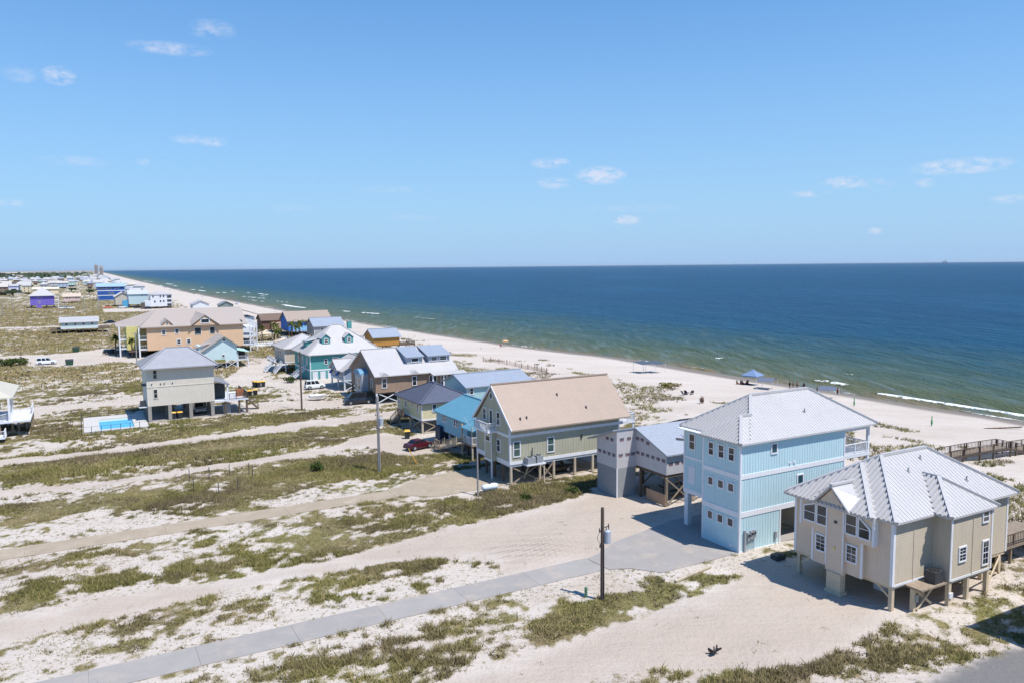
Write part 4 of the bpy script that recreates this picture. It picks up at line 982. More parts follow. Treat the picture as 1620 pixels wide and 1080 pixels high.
# small grey-blue wing house with white cross gables
GB = mk('dusty_blue_boards', lin(150, 164, 180), .75, .06, 1.2, streak=.04)
h = simple('dusty_blue_house', 'dusty blue cottage with white cross gabled roof and blue window awnings', 47.9, 57, 161.6, 171.5, 2.1, 4.5, GB, ROOFW, 'gable', 'y', .52, .6, .5, battens=.45,
           wins=[('x-', 163.4, 164.6, 2.9, 4.0), ('x-', 168.4, 169.6, 2.9, 4.0)], pm=WHITE2)
P, rd = gable(46.9, 52.4, 163.2, 169.8, 4.4, 1.95, 'x'); h.roof(P, ROOFW, .14, .5, 'cross_gable_roof', ridges=rd)
g = h.mb(); g.loft([[(47.4,163.6,4.4),(47.4,169.4,4.4),(47.4,166.5,6.1)],[(50,163.6,4.4),(50,169.4,4.4),(50,166.5,6.1)]]); h.put(g, 'gable', GB)
aw = mk('awning_navy', lin(46, 84, 140), .7, .1)
for y in (163.2, 168.2):
    g = h.mb(); g.loft([[(47.85,y,4.2),(47.85,y+1.6,4.2),(47.85,y+1.6,4.1),(47.85,y,4.1)],[(47.0,y,3.2),(47.0,y+1.6,3.2),(47.0,y+1.6,3.1),(47.0,y,3.1)]]); h.put(g, 'awning', aw)
h.cross((48.2, 161.5), (52.3, 161.5), .15, 2.0, WHITE2)

# teal house with big white hip roof and dormers
TE = mk('teal_boards', lin(78, 150, 148), .7, .05, 1.2, lap=.22, streak=.05)
h = House('teal_house', 'large teal house with tall white hip roof, small gabled dormers and white garage doors', 45.7, 181.4)
h.box('wall', TE, 45.9, 62.8, 181.6, 196.5, 0, 5.9)
P, rd = hip(45.2, 63.6, 180.9, 197.2, 5.95, .76); h.roof(P, ROOFW, .18, .55, ridges=rd)
h.trim('trim_band', 'y-', 181.6, 45.85, 62.8, 2.1, 2.4, d=.05); h.trim('trim_band', 'x-', 45.9, 181.55, 196.5, 2.1, 2.4, d=.05)
h.trim('corner_board', 'y-', 181.6, 45.84, 46.05, 0, 5.9, d=.05); h.trim('corner_board', 'x-', 45.9, 181.55, 181.75, 0, 5.9, d=.05)
h.win('y-', 181.6, 49.3, 50.0, 3.6, 4.7); h.win('y-', 181.6, 51.2, 52.6, 4.4, 5.0, sash=False); h.win('y-', 181.6, 55, 55.8, 3.4, 4.8)
for x in (46.4, 48.2, 50.0):
    d = h.mb(); 
    for k in range(4): d.box(x, x + 1.25, 181.5, 181.62, .05 + .47 * k, .49 + .47 * k)
    h.put(d, 'garage_door', WHITE2)
for y in (184, 188, 192): h.win('x-', 45.9, y, y + .9, 3.4, 4.9)
for x in (50.4, 56.0):
    y0 = 183.6; z0 = 5.95 + (y0 - 180.9) * .76
    g = h.mb(); A_ = [(x-1.0,y0,z0-.3),(x+1.0,y0,z0-.3),(x+1.0,y0,z0+1.5),(x,y0,z0+2.3),(x-1.0,y0,z0+1.5)]; g.loft([A_, [(p[0],y0+3.4,p[2]) for p in A_]]); h.put(g, 'dormer', TE)
    P = [[(x-1.25,y0-.2,z0+1.35),(x,y0-.2,z0+2.45),(x,y0+3.6,z0+2.45),(x-1.25,y0+3.6,z0+1.35)],[(x+1.25,y0-.2,z0+1.35),(x,y0-.2,z0+2.45),(x,y0+3.6,z0+2.45),(x+1.25,y0+3.6,z0+1.35)]]
    h.roof(P, ROOFW, .1, 0, 'dormer_roof'); h.win('y-', y0, x - .4, x + .4, z0 + .3, z0 + 1.3)
g = h.mb(); g.box(46.8, 49.5, 188.0, 191.0, 6.2, 8.6); h.put(g, 'dormer', TE); h.roof([[(46.5,187.7,8.5),(46.5,191.3,8.5),(50.5,191.3,9.3),(50.5,187.7,9.3)]], ROOFW, .1, 0, 'dormer_roof')
h.box('cupola', TE, 57.3, 58.3, 188.6, 189.6, 11, 12.8)
h.box('porch_wall', WHITE2, 62.8, 67.5, 182, 196, 2.2, 2.45); h.rail([(62.9, 182.1), (67.4, 182.1), (67.4, 195.9)], 2.45, 1.0); h.rail([(62.9, 182.1), (67.4, 182.1)], 5.4, 1.0)
for x in (64.5, 67.3): h.box('porch_post', WHITE, x - .12, x + .12, 182, 182.24, -.4, 5.9)
h.stairs((42.6, 186, 0), (45.7, 186, 2.3), 1.6, WHITE2, 8)

BE = mk('beige_boards', lin(200, 186, 168), .75, .05, 1.2)
h = simple('beige_bungalow', 'beige bungalow with white hip roof and front steps behind the teal house', 44, 56, 199, 211, 2.4, 6.0, BE, ROOFW, 'hip', 'x', .45, .6, .55,
           wins=[('x-', y, y + .8, 3.4, 5.0) for y in (200.5, 203, 205.5, 208.5)], pm=WHITE2)
h.box('deck', WOOD, 41.8, 44, 199.5, 210, 2.2, 2.4); h.rail([(41.9, 210), (41.9, 199.6)], 2.4, 1.0); h.stairs((41.0, 198, 0), (42.9, 198, 2.2), 1.4, WHITE2); h.stairs((39.6, 203, 0), (41.9, 203, 2.2), 1.4, WHITE2)

# beach-front row
WD = mk('honey_sheathing', lin(178, 130, 66), .8, .12, .9, lap=.3)
h = simple('sheathed_house', 'house in bare honey coloured wood sheathing with grey metal roof on the beach front', 75.8, 84, 223.8, 232, 2.6, 5.4, WD, ROOFG, 'gable', 'x', .5, .5, .5, trim=False, pst=3)
h.box('deck', WOODD, 84, 89, 223.6, 231, 2.4, 2.6); h.rail([(84, 223.7), (88.9, 223.7), (88.9, 231)], 2.6, 1.0, WOODD, .25)
for x in (86, 88.8): h.pile(x, 223.8, -1, 2.4, .2)
h.box('deck', WHITE2, 70.5, 75.8, 222.5, 230, 2.2, 2.4); h.rail([(70.6, 222.6), (75.8, 222.6)], 2.4, 1.0)
h.brace((76, 223.7, .2), (79.5, 223.7, 2.4), WOODD); h.brace((80, 223.7, .2), (83.5, 223.7, 2.4), WOODD)
GS = mk('grey_shingle', lin(172, 170, 170), .8, .06, lap=.2)
simple('grey_shingle_house', 'grey shingled house with plain grey gable roof near the dunes', 72.6, 83.5, 279.8, 290, 2.2, 5.4, GS, ROOFG, 'gable', 'x', .5, .5, .6, wins=[('x-', 283, 284, 3.2, 4.4), ('y-', 75, 76, 3.2, 4.4), ('y-', 79, 80, 3.2, 4.4)])
BL = mk('royal_blue_boards', lin(58, 118, 196), .7, .06)
RBR = mk('brown_roof', lin(158, 143, 130), .7, .06)
h = simple('royal_blue_house', 'royal blue house with brown gable roof and pale blue lower porch', 69, 85.5, 303.8, 317, 2.0, 6.0, BL, RBR, 'gable', 'x', .5, .6, 0, wins=[('y-', 80, 80.9, 4.2, 5.2)], trim=False)
h.box('porch_screen', mk('pale_blue_screen', lin(140, 190, 230), .7, .04), 70.5, 83, 302.4, 303.8, 2.0, 3.8)
h = simple('brown_cottage', 'small brown cottage with a pink front half hidden by the royal blue house', 62.5, 72, 321, 331, 1.8, 5.6, mk('dark_brown_boards', lin(120, 88, 76), .8, .06), mk('dark_brown_roof', lin(114, 95, 84), .8, .08), 'gable', 'x', .45, .5, 0, trim=False)
h.box('front_porch', mk('pink_panel', lin(214, 178, 160), .8, .05), 66, 71, 319.6, 321, 2.0, 4.6)

# orange and yellow condominium
OR = mk('peach_stucco', lin(222, 186, 152), .8, .05, .6, streak=.06)
YE = mk('pale_yellow_stucco', lin(216, 204, 132), .8, .05, .6, streak=.05)
RT = mk('taupe_shingle_roof', lin(170, 158, 148), .85, .06, 2)
h = House('condominium', 'long three storey peach and yellow condominium with taupe roof and white end balconies', 14.9, 252, 'condominium')
h.box('wall', OR, 16.4, 44.0, 256.3, 276, 2.0, 9.0)
h.box('end_wall', YE, 11.2, 16.4, 262, 281, 2.0, 9.0)
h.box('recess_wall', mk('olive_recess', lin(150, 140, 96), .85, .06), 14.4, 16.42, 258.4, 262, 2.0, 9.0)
a = (21.6, 284, 13.0); b = (48.2, 284, 13.0); z = 9.0
h.roof([[(14.7,255.6,z),(45.2,255.6,z),(48.2,284,13.0),a],[(14.7,255.6,z),a,(10,290,z),(8.6,281,z),(8.6,263.5,z+.02),(14.7,262.0,z)]], RT, .3, 0)
h.roof([[(46.5,284,12.7),(46.5,300,12.7),(56,300,9.6),(56,284,9.6)]], RT, .25, 0, 'rear_roof')
h.box('rear_wing', WHITE2, 44, 53, 285, 299, 2, 9.2)
g = h.mb(); g.loft([[(29.2,255.5,9.0),(36.4,255.5,9.0),(32.8,255.5,11.9)],[(29.2,257.5,8.9),(36.4,257.5,8.9),(32.8,257.5,11.7)]]); h.put(g, 'gable', OR)
h.roof([[(28.4,255.2,8.9),(32.8,255.2,12.2),(32.8,277,12.3),(28.4,262,9.6)],[(37.2,255.2,8.9),(32.8,255.2,12.2),(32.8,277,12.3),(37.2,262,9.6)]], RT, .2, 0, 'gable_roof')
h.win('y-', 255.5, 31.7, 33.9, 9.7, 10.8, sash=False, t=.25)
g = h.mb(); g.loft([[(20.8,257.5,9.2),(23.6,257.5,9.2),(22.2,257.5,10.9)],[(20.8,262,9.8),(23.6,262,9.8),(22.2,264,10.9)]]); h.put(g, 'dormer', OR)
h.roof([[(20.4,257.2,9.3),(22.2,257.2,11.1),(22.2,265,11.2),(20.4,262,9.9)],[(24.0,257.2,9.3),(22.2,257.2,11.1),(22.2,265,11.2),(24.0,262,9.9)]], RT, .15, 0, 'dormer_roof'); h.win('y-', 257.5, 21.9, 22.5, 9.6, 10.2, sash=False)
for x, z0 in ((20.6, 6.6), (24.3, 6.8), (24.7, 3.6), (27.5, 3.6)): h.win('y-', 256.3, x, x + .9, z0, z0 + 1.2, t=.2)
h.win('y-', 256.3, 29.8, 31.6, 6.2, 8.2, sash=False); h.win('y-', 256.3, 34.2, 35.6, 6.2, 8.2, sash=False)
for z in (2.2, 5.0):
    h.box('balcony_floor', WHITE2, 14.2, 16.5, 256.4, 262, z, z + .25); h.rail([(14.25, 262), (14.25, 256.5), (16.4, 256.5)], z + .25, 1.1, WHITE, .5)
    h.box('balcony_floor', WHITE2, 9.2, 11.3, 262.2, 268, z, z + .25); h.rail([(9.25, 268), (9.25, 262.3), (11.2, 262.3)], z + .25, 1.1, WHITE, .5)
for x, y in ((14.3, 256.5), (9.3, 262.3)): h.box('balcony_post', WHITE, x - .2, x + .2, y - .2, y + .2, 0, 9)
for z in (2.0, 4.7, 7.4):
    h.box('end_balcony', WHITE2, 44.0, 48.5, 256.6, 270, z, z + .3); h.rail([(44.1, 256.7), (48.4, 256.7), (48.4, 270)], z + .3, 1.1, WHITE, .45)
    h.box('recess_shade_panel', mk('recess_shade', lin(92, 92, 74), .8, .1), 44.0, 44.1, 257.4, 269, z + .35, z + 2.5)  # flat sheet on the wall, shade of the balcony recess put into its colour
for x, y in ((48.3, 256.8), (48.3, 263), (46.2, 256.8)): h.box('balcony_post', WHITE, x - .15, x + .15, y - .15, y + .15, -.3, 9.0)
h.box('floor_beam', WOODD, 11.4, 44, 256.5, 280, 1.8, 2.0)
for x in np.arange(12, 45, 4.0):
    for y in (256.8 if x > 16 else 262.5, 268): h.pile(float(x), y, -.5, 1.8, .4, WOODD)

# light blue cottage with broken-pitch roof in front of the condominium
OB = mk('ice_blue_boards', lin(198, 218, 220), .75, .05, 1.0, streak=.05)
h = House('ice_blue_cottage', 'ice blue gabled cottage with taupe roof and white cross braced deck before the condominium', 26.6, 217.2)
mb = h.mb(); A_ = [(26.4,217.6,1.9),(35.4,217.6,1.9),(37.0,217.6,4.9),(32.6,217.6,8.1),(25.2,217.6,3.4)]
A_ = [(25.6,217.6,1.9),(35.6,217.6,1.9),(35.6,217.6,6.0),(32.4,217.6,8.2),(25.6,217.6,3.9)]
mb.loft([A_, [(p[0], 228, p[2]) for p in A_]]); h.put(mb, 'wall', OB)
h.roof([[(24.4,217.0,3.2),(32.4,217.0,8.4),(32.4,228.5,8.4),(24.4,228.5,3.2)],[(36.1,217.0,5.8),(32.4,217.0,8.4),(32.4,228.5,8.4),(36.1,228.5,5.8)]], RT, .18, 0)
g = h.mb(); g.box(26.2, 29.3, 220, 225, 4.2, 5.9); h.put(g, 'dormer', OB); h.roof([[(25.6,219.6,5.6),(31.6,219.6,7.0),(31.6,225.4,7.0),(25.6,225.4,5.6)]], RT, .14, 0, 'dormer_roof')
h.win('y-', 217.6, 27.4, 28.0, 2.6, 3.5, sash=False); h.win('y-', 217.6, 31.8, 32.4, 2.9, 3.5, sash=False); h.win('y-', 217.6, 32.1, 32.7, 7.1, 7.6, sash=False); h.win('x-', 26.2, 221, 222, 4.6, 5.5)
h.box('porch', WHITE2, 35.6, 38.6, 217.6, 227, 1.7, 1.9); h.roof([[(35.6,217.2,4.6),(38.9,217.2,3.9),(38.9,227,3.9),(35.6,227,4.6)]], mk('seafoam_roof', lin(176, 206, 200), .6, .05), .12, 0, 'porch_roof')
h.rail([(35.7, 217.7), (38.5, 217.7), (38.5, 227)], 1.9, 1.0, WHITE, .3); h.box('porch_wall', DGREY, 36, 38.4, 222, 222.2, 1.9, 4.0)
for x in (35.8, 38.4): h.box('porch_post', WHITE, x - .1, x + .1, 217.7, 217.9, -.4, 4.0)
h.box('unit_deck', WOODL, 29.6, 32.8, 216.0, 217.55, 1.4, 1.55); h.put(h.mb().box(29.8, 32.4, 216.3, 217.3, 1.55, 2.3), 'planter_screen', mk('olive_screen', lin(128, 126, 78), .8, .1))
for x in (25.9, 29.6, 32.6, 35.4, 38.3): h.pile(x, 217.0 if x > 29 else 218, -.5, 1.9, .24, WHITE2)
h.cross((29.6, 216.8), (32.6, 216.8), .1, 1.8, WHITE2); h.cross((32.6, 216.8), (35.4, 216.8), .1, 1.8, WHITE2); h.stairs((42.5, 222, 0), (38.6, 222, 1.8), 1.2, WOODL)

# grey-white house with the pool
GW = mk('off_white_boards', lin(216, 207, 192), .75, .04, 1.0, streak=.06)
RGP = mk('weathered_grey_roof', lin(156, 156, 160), .5, .07, .6)
h = House('off_white_house', 'two storey off white boarded house on concrete piers with grey hip roof beside the pool', 8.7, 146.1)
h.box('wall', GW, 8.9, 19.8, 146.3, 157.5, 2.7, 9.3)
P, rd = hip(8.1, 20.5, 145.4, 158.3, 9.3, .42, 'y', 5.0); 
zz = 12.1; a = (12.6, 151.8, zz); b = (16.4, 151.8, zz)
P = [[(8.1,145.4,9.3),(20.5,145.4,9.3),b,a],[(20.5,145.4,9.3),(20.5,158.3,9.3),b],[(20.5,158.3,9.3),(8.1,158.3,9.3),a,b],[(8.1,158.3,9.3),(8.1,145.4,9.3),a]]
h.roof(P, RGP, .2, .4, ridges=[(a,b),((8.1,145.4,9.3),a),((20.5,145.4,9.3),b)])
h.battens('y-', 146.3, 9.0, 19.7, 2.8, 9.2, GW, .4); h.trim('trim_band', 'y-', 146.3, 8.9, 19.8, 5.95, 6.1, GW, .05)
h.win('y-', 146.3, 10.0, 10.55, 7.45, 8.9, fm=GW); h.win('y-', 146.3, 9.95, 10.5, 4.1, 5.6, fm=GW)
for x in (9.6, 11.0, 11.6, 12.9): h.box('wall_vent', DGREY, x, x + .16, 146.2, 146.3, 6.4, 6.6)
for x in (9.2, 12.4, 15.8, 19.4):
    for y in (146.6, 151.8, 157.2): h.box('pier', mk('pier_concrete', lin(152, 146, 138), .9, .1), x - .28, x + .28, y - .28, y + .28, -.4, 2.7)
h.box('under_wall', CONCT, 9.2, 14, 156.6, 156.9, 0, 2.65); h.box('porch_floor', WHITE2, 19.8, 25.6, 146.4, 156, 2.45, 2.7)
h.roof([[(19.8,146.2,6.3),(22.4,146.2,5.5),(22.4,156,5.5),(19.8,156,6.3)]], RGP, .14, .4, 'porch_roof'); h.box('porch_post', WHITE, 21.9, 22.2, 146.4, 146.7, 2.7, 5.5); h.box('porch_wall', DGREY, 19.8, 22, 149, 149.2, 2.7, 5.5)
h.rail([(22.3, 146.5), (25.5, 146.5), (25.5, 155.9)], 2.7, 1.1, WOODD, .12); h.put(h.mb().box(24.0, 25.3, 149.5, 150.2, 2.7, 4.0), 'deck_screen', mk('rust_screen', lin(146, 92, 62), .8, .1))
for x in (21.6, 24.0, 25.3): h.pile(x, 146.7, -.4, 2.45, .3, WOODD)
h.stairs((27.9, 150, 0), (25.5, 150, 2.5), 1.2, WOODD); h.put(h.mb().box(21.3, 22.6, 147.4, 148.6, 0, 1.9), 'store_cupboard', GREY)
h.box('unit_deck', WHITE2, 7.6, 8.9, 146.6, 148.6, 2.5, 2.65); h.box('condenser_unit', DGREY, 7.8, 8.7, 146.9, 147.9, 2.65, 3.6); h.box('wall_awning', DGREY, 8.2, 8.9, 147, 149, 6.2, 6.4)
h.box('under_floor', CONC, 9, 26, 146.2, 157.4, -.2, .05)

# house at the left edge with the white deck
h = House('white_deck_house', 'house with long white railed deck on posts and pale hip roof by the sandy lane', -18, 143)
h.box('wall', mk('pale_grey_boards', lin(196, 196, 194), .8, .05), -22, -13.2, 147, 158, 2.6, 6.2)
P, rd = hip(-24, -10.4, 144.6, 160, 6.3, .45, 'x'); h.roof(P, mk('pale_tan_roof', lin(190, 184, 168), .6, .05), .2, 0)
h.box('deck', WHITE2, -20, -8.2, 144.2, 155.4, 2.3, 2.6); h.rail([(-20, 144.3), (-12, 144.3), (-8.3, 150), (-8.3, 155.3)], 2.6, 1.1, WHITE, .2)
for x, y in ((-11, 144.6), (-11, 150), (-13.5, 144.6)): h.box('porch_post', WHITE, x - .15, x + .15, y - .15, y + .15, 2.6, 6.2)
for x, y in ((-12.4, 144.6), (-10.9, 147.4), (-10.1, 148.3), (-9.1, 150), (-8.5, 153), (-8.4, 155.1), (-16, 144.6)): h.pile(x, y, -.4, 2.3, .28, WOOD)
h.box('lower_deck', WHITE2, -16, -11.4, 140, 143, .6, .8); h.rail([(-16, 140.1), (-11.5, 140.1), (-11.5, 143)], .8, 1.0, WHITE, .3)

# ------------------------------------------------------------------ mid distance, left
h = simple('mint_ranch', 'long low mint green ranch house with white roof standing alone in the grass', -8.3, 5.3, 372, 388, 1.96, 4.8, mk('mint_boards', lin(206, 220, 218), .7, .05), ROOFW, 'gable', 'x', .2, .6, .7, wins=[('y-', x, x + .8, 3.4, 4.3) for x in (-6.6, -3.4, -.4, 2.8)], pst=2.6)
h.box('deck', WOODD, 5.3, 9.5, 372.5, 384, 1.6, 1.8); h.rail([(5.4, 372.6), (9.4, 372.6)], 1.8, 1.0, WOODD, .4); h.box('deck', WOODD, -12, -8.3, 372.5, 384, 1.6, 1.8); h.rail([(-12, 372.6), (-8.3, 372.6)], 1.8, 1.0, WOODD, .4)
for x in (-11.8, -10, 7, 9.3): h.pile(x, 372.8, -.5, 1.6, .3)
PU = mk('purple_boards', lin(116, 100, 186), .7, .04)
h = simple('purple_house', 'purple two storey house with broad white pyramid roof', -31.8, -17.5, 641, 658, 2.0, 8.6, PU, ROOFW, 'hip', 'x', .6, 1.0, 0, wins=[('y-', -27.4, -26.6, 6.9, 7.6, False), ('y-', -25.2, -24.4, 6.9, 7.6, False), ('y-', -27.2, -26.5, 3.4, 4.8, False), ('y-', -26.2, -25.6, 3.4, 4.8, False)], trim=False)
h.box('entry_wall', PU, -28, -25, 640.4, 641, 0, 3.0)
for z in (2.3, 5.0):
    h.box('balcony', WHITE2, -17.5, -14.6, 641.5, 652, z, z + .4); h.rail([(-17.4, 641.6), (-14.7, 641.6)], z + .4, 1.2, WHITE, .6)
    h.box('recess_shade_panel', DGREY, -17.5, -17.4, 642, 651, z + .5, z + 2.4)  # no hollow here: dark grey sheet standing in for shade behind the balcony
for y in (641.7,): h.box('balcony_post', WHITE, -14.9, -14.5, y - .2, y + .2, 0, 8.4)
simple('pink_cottage', 'low pink cottage with pale brown roof beyond the purple house', -13, -1, 727, 742, 1.5, 5.2, mk('pink_boards', lin(214, 184, 178), .8, .05), mk('pale_brown_roof', lin(196, 178, 160), .8, .05), 'gable', 'x', .3, .6, 0, wins=[('y-', x, x + .9, 3.4, 4.4, False) for x in (-11, -9, -4.5, -2.8)], trim=False)
BD = mk('deep_blue_boards', lin(36, 84, 156), .7, .04)
h = simple('deep_blue_house', 'deep blue three storey house with white storey bands and grey blue roof', 11.8, 33, 757, 775, .4, 12.2, BD, mk('blue_grey_roof', lin(150, 176, 202), .6, .05), 'gable', 'x', .3, .8, 0,
           wins=[('y-', x, x + 1.1, z, z + 1.6, False) for x, z in ((13, 10), (15, 10), (17, 10), (19, 9.6), (21.5, 9.6), (25, 10.2), (27.5, 10.2), (20.5, 5.4), (23, 5.4))])
for z in (4.2, 8.2): h.trim('trim_band', 'y-', 757, 11.8, 33, z, z + .6, d=.1)
simple('sand_grey_house', 'sand grey house whose steep gable end faces the lane', 21, 31, 630, 650, 1.0, 7.2, mk('sand_boards', lin(196, 188, 174), .8, .05), mk('sand_roof', lin(206, 200, 190), .7, .05), 'gable', 'y', .6, .7, 0, trim=False)
h = simple('powder_blue_house', 'powder blue house on piles with light grey roof next to white building', 28.3, 40.6, 602, 622, 2.4, 9.4, mk('powder_boards', lin(186, 206, 210), .75, .04), mk('light_grey_roof', lin(182, 186, 190), .6, .05), 'gable', 'x', .25, .6, 0, wins=[('y-', 36.5, 37.1, 7.8, 8.8, False)])
h.box('front_annex', mk('sky_panel', lin(84, 164, 204), .7, .05), 24.6, 28.3, 603, 610, .3, 5.0)
h = simple('white_building', 'white three storey building with stacked sea side balconies', 40.4, 53.6, 577, 592, 1.4, 9.4, WHITE2, ROOFW, 'hip', 'x', .22, .4, 0, wins=[('y-', x, x + .9, z, z + 1.4, False) for x, z in ((41.5, 7.4), (46, 7.4), (48, 7.4), (46, 4.2), (48, 4.2), (42.5, 4.0))], trim=False)
for z in (1.6, 4.3, 7.0): h.box('recess_shade_panel', DGREY, 50.6, 53.3, 576.9, 577.05, z, z + 1.6)  # dark strips on the flat wall, painted shade of the stacked balconies
h.box('lower_wing', WHITE2, 36.5, 40.5, 574.5, 582, 1.4, 5.4); h.box('shed', mk('brown_shed', lin(96, 86, 80), .8, .1), 34.4, 36.6, 574, 578, 0, 4.2)
simple('white_gable_cottage', 'white cottage with plain white gable roof close to the dunes', 60, 69.5, 520, 532, 1.0, 4.6, WHITE2, ROOFW, 'gable', 'y', .45, .6, 0, trim=False)
simple('grey_gable_cottage', 'little grey green cottage with grey gable roof close to the dunes', 76, 84, 520, 530, .6, 3.8, mk('grey_green', lin(120, 134, 130), .8, .05), mk('mid_grey_roof', lin(132, 138, 140), .7, .05), 'gable', 'y', .5, .6, 0, trim=False)
simple('cream_low_house', 'low cream house with a dark porch far behind the pink cottage', -46, -22, 985, 1000, 1, 6.5, mk('cream2', lin(226, 208, 172), .8, .05), mk('cream_roof', lin(206, 196, 180), .8, .05), 'gable', 'x', .25, .8, 0, wins=[('y-', -36, -30, 1.5, 4.5, False)], trim=False)
simple('lilac_row_house', 'long lilac row house with white arches beside far shrubs', -78, -57, 1095, 1110, .5, 8.5, mk('lilac_boards', lin(178, 180, 216), .8, .04), ROOFW, 'hip', 'x', .3, .6, 0, wins=[('y-', x, x + 2, 2.5, 6, False) for x in (-75, -71, -67, -63)], trim=False, glass=WHITE)
# neighbour beyond the right edge of the view, whose shadow reaches the lane
simple('neighbour_house', 'pale stucco house on the lot beyond the grey lane corner', 57.1, 72, 15, 27.2, 2.2, 8.6, TANF, ROOFW, 'hip', 'x', .5, .6, .6, wins=[('x-', 17, 18, 3.4, 4.9), ('x-', 20, 21, 3.4, 4.9), ('x-', 23.5, 24.5, 3.4, 4.9), ('x-', 17, 18, 6.2, 7.6), ('x-', 23.5, 24.5, 6.2, 7.6)])

def gz(x, y): return float(hgt(np.array([x]), np.array([y]))[0])

# ------------------------------------------------------------------ swimming pool
h = House('swimming_pool', 'rectangular turquoise swimming pool with white paved surround and dark fence', 3.5, 147, 'pool')
mb = h.mb(); mb.box(-.9, 1.4, 141, 155.2, -.3, .28).box(6.5, 8.6, 141, 155.2, -.3, .28).box(1.4, 6.5, 141, 142.2, -.3, .28).box(1.4, 6.5, 152, 155.2, -.3, .28); h.put(mb, 'surround', mk('pool_deck', lin(190, 186, 180), .8, .05))
h.box('water', mk('pool_water', lin(70, 170, 208), .08, .06, .8, .1, 3, spec=.5), 1.4, 6.5, 142.2, 152, -.6, .08); h.box('steps', mk('pool_step', lin(176, 206, 222), .4, .04), 1.42, 6.48, 150.6, 151.98, -.5, .1)
for (p, q) in (((-1.2, 140.7), (8.6, 140.7)), ((-1.2, 155.5), (8.6, 155.5)), ((-1.2, 140.7), (-1.2, 155.5))):
    f = h.mb(); n = 7
    for k in range(n + 1):
        x = p[0] + (q[0] - p[0]) * k / n; y = p[1] + (q[1] - p[1]) * k / n; f.box(x - .04, x + .04, y - .04, y + .04, -.2, 1.25)
    for z in (.25, 1.15): f.bar((p[0], p[1], z), (q[0], q[1], z), .03)
    h.put(f, 'fence', DGREY)

# ------------------------------------------------------------------ vehicles
def wheel_meshes(r_, w):
    t = MB(); t.cyl((0, -w/2, 0), (0, w/2, 0), r_, r_, 16); d = MB(); d.cyl((0, -w/2 - .012, 0), (0, w/2 + .012, 0), r_ * .62, r_ * .62, 12)
    return t.mesh('tyre', BLACK), d.mesh('rim', mk('alloy', lin(150, 152, 156), .4, .05, metal=.3))
def vehicle(name, label, x, y, rz, L_, Wd, Ht, prof, cab, paint, group=None, wr=.36, cat='car', glassroof=False, z=.06):
    """prof: beltline heights along the length (fraction, height); cab: greenhouse (x0 base, x0 top, x1 top, x1 base) as fractions"""
    root = empty(name, label, cat, x, y, z, rz, group)
    hw = Wd / 2; rings = []
    for f, zt in prof:
        xx = (f - .5) * L_; zb = .22 if .06 < f < .94 else .36; tp = .90
        rings.append([(xx, -hw * .94, zb), (xx, -hw, zb + .18), (xx, -hw, (zb + zt) * .56), (xx, -hw * tp, zt), (xx, hw * tp, zt), (xx, hw, (zb + zt) * .56), (xx, hw, zb + .18), (xx, hw * .94, zb)])
    b = MB(); b.loft(rings); body = child('body', b.mesh('body', paint), root)
    belt = max(zt for f, zt in prof if cab[0] < f < cab[3]) - .02
    X = lambda f: (f - .5) * L_
    bw, tw = hw * .88, hw * .74
    c = MB(); c.loft([[(X(cab[0]), -bw, belt), (X(cab[3]), -bw, belt), (X(cab[3]), bw, belt), (X(cab[0]), bw, belt)], [(X(cab[1]), -tw, Ht), (X(cab[2]), -tw, Ht), (X(cab[2]), tw, Ht), (X(cab[1]), tw, Ht)]])
    cabo = child('cabin', c.mesh('cabin', paint), root)
    def quad(name, p):
        m_ = MB(); V = [Vector(q) for q in p]; n = (V[1] - V[0]).cross(V[2] - V[0]).normalized()
        cen = sum(V, Vector()) / 4
        if n.dot(cen - Vector((0, 0, belt))) < 0: n = -n
        V = [cen + (v - cen) * .86 for v in V]
        m_.loft([[tuple(v + n * .012) for v in V], [tuple(v - n * .02) for v in V]]); child(name, m_.mesh(name, GLASS2), cabo)
    def L3(a, b_, t): return tuple(Vector(a).lerp(Vector(b_), t))
    A0, A1 = (X(cab[0]), -bw, belt), (X(cab[0]), bw, belt); B0, B1 = (X(cab[1]), -tw, Ht), (X(cab[1]), tw, Ht)
    C0, C1 = (X(cab[2]), -tw, Ht), (X(cab[2]), tw, Ht); D0, D1 = (X(cab[3]), -bw, belt), (X(cab[3]), bw, belt)
    quad('rear_window', [A0, A1, B1, B0]); quad('windscreen', [D0, D1, C1, C0])
    for a, b_, c_, d_ in ((A0, B0, C0, D0), (A1, B1, C1, D1)):
        for t0, t1 in ((0, .36), (.36, .68), (.68, 1.0)) if cab[3] - cab[0] > .6 else ((0, .5), (.5, 1.0)):
            quad('side_window', [L3(a, d_, t0), L3(a, d_, t1), L3(b_, c_, t1), L3(b_, c_, t0)])
    ty, ri = wheel_meshes(wr, .24)
    for fx_ in (.19, .81):
        for s_ in (-1, 1):
            w_ = child('wheel', ty, root); w_.location = (X(fx_), s_ * (hw - .08), wr); r_ = child('rim', ri, w_)
    lm = mk('headlight', lin(225, 228, 230), .15, .02); tm = mk('tail_light', lin(150, 24, 26), .3, .05)
    zf = prof[-1][1] * .86; zr_ = prof[0][1] * .86
    for s_ in (-1, 1):
        g = MB(); g.box(L_ / 2 - .06, L_ / 2 + .02, s_ * hw * .62 - .16, s_ * hw * .62 + .16, zf - .16, zf); child('headlight', g.mesh('headlight', lm), root)
        g = MB(); g.box(-L_ / 2 - .02, -L_ / 2 + .06, s_ * hw * .78 - .1, s_ * hw * .78 + .1, zr_ - .22, zr_); child('tail_light', g.mesh('tail_light', tm), root)
    for e in (-1, 1):
        g = MB(); g.box(e * L_ / 2 - .06, e * L_ / 2 + .06, -hw * .9, hw * .9, .34, .54); child('bumper', g.mesh('bumper', DGREY), root)
    return root
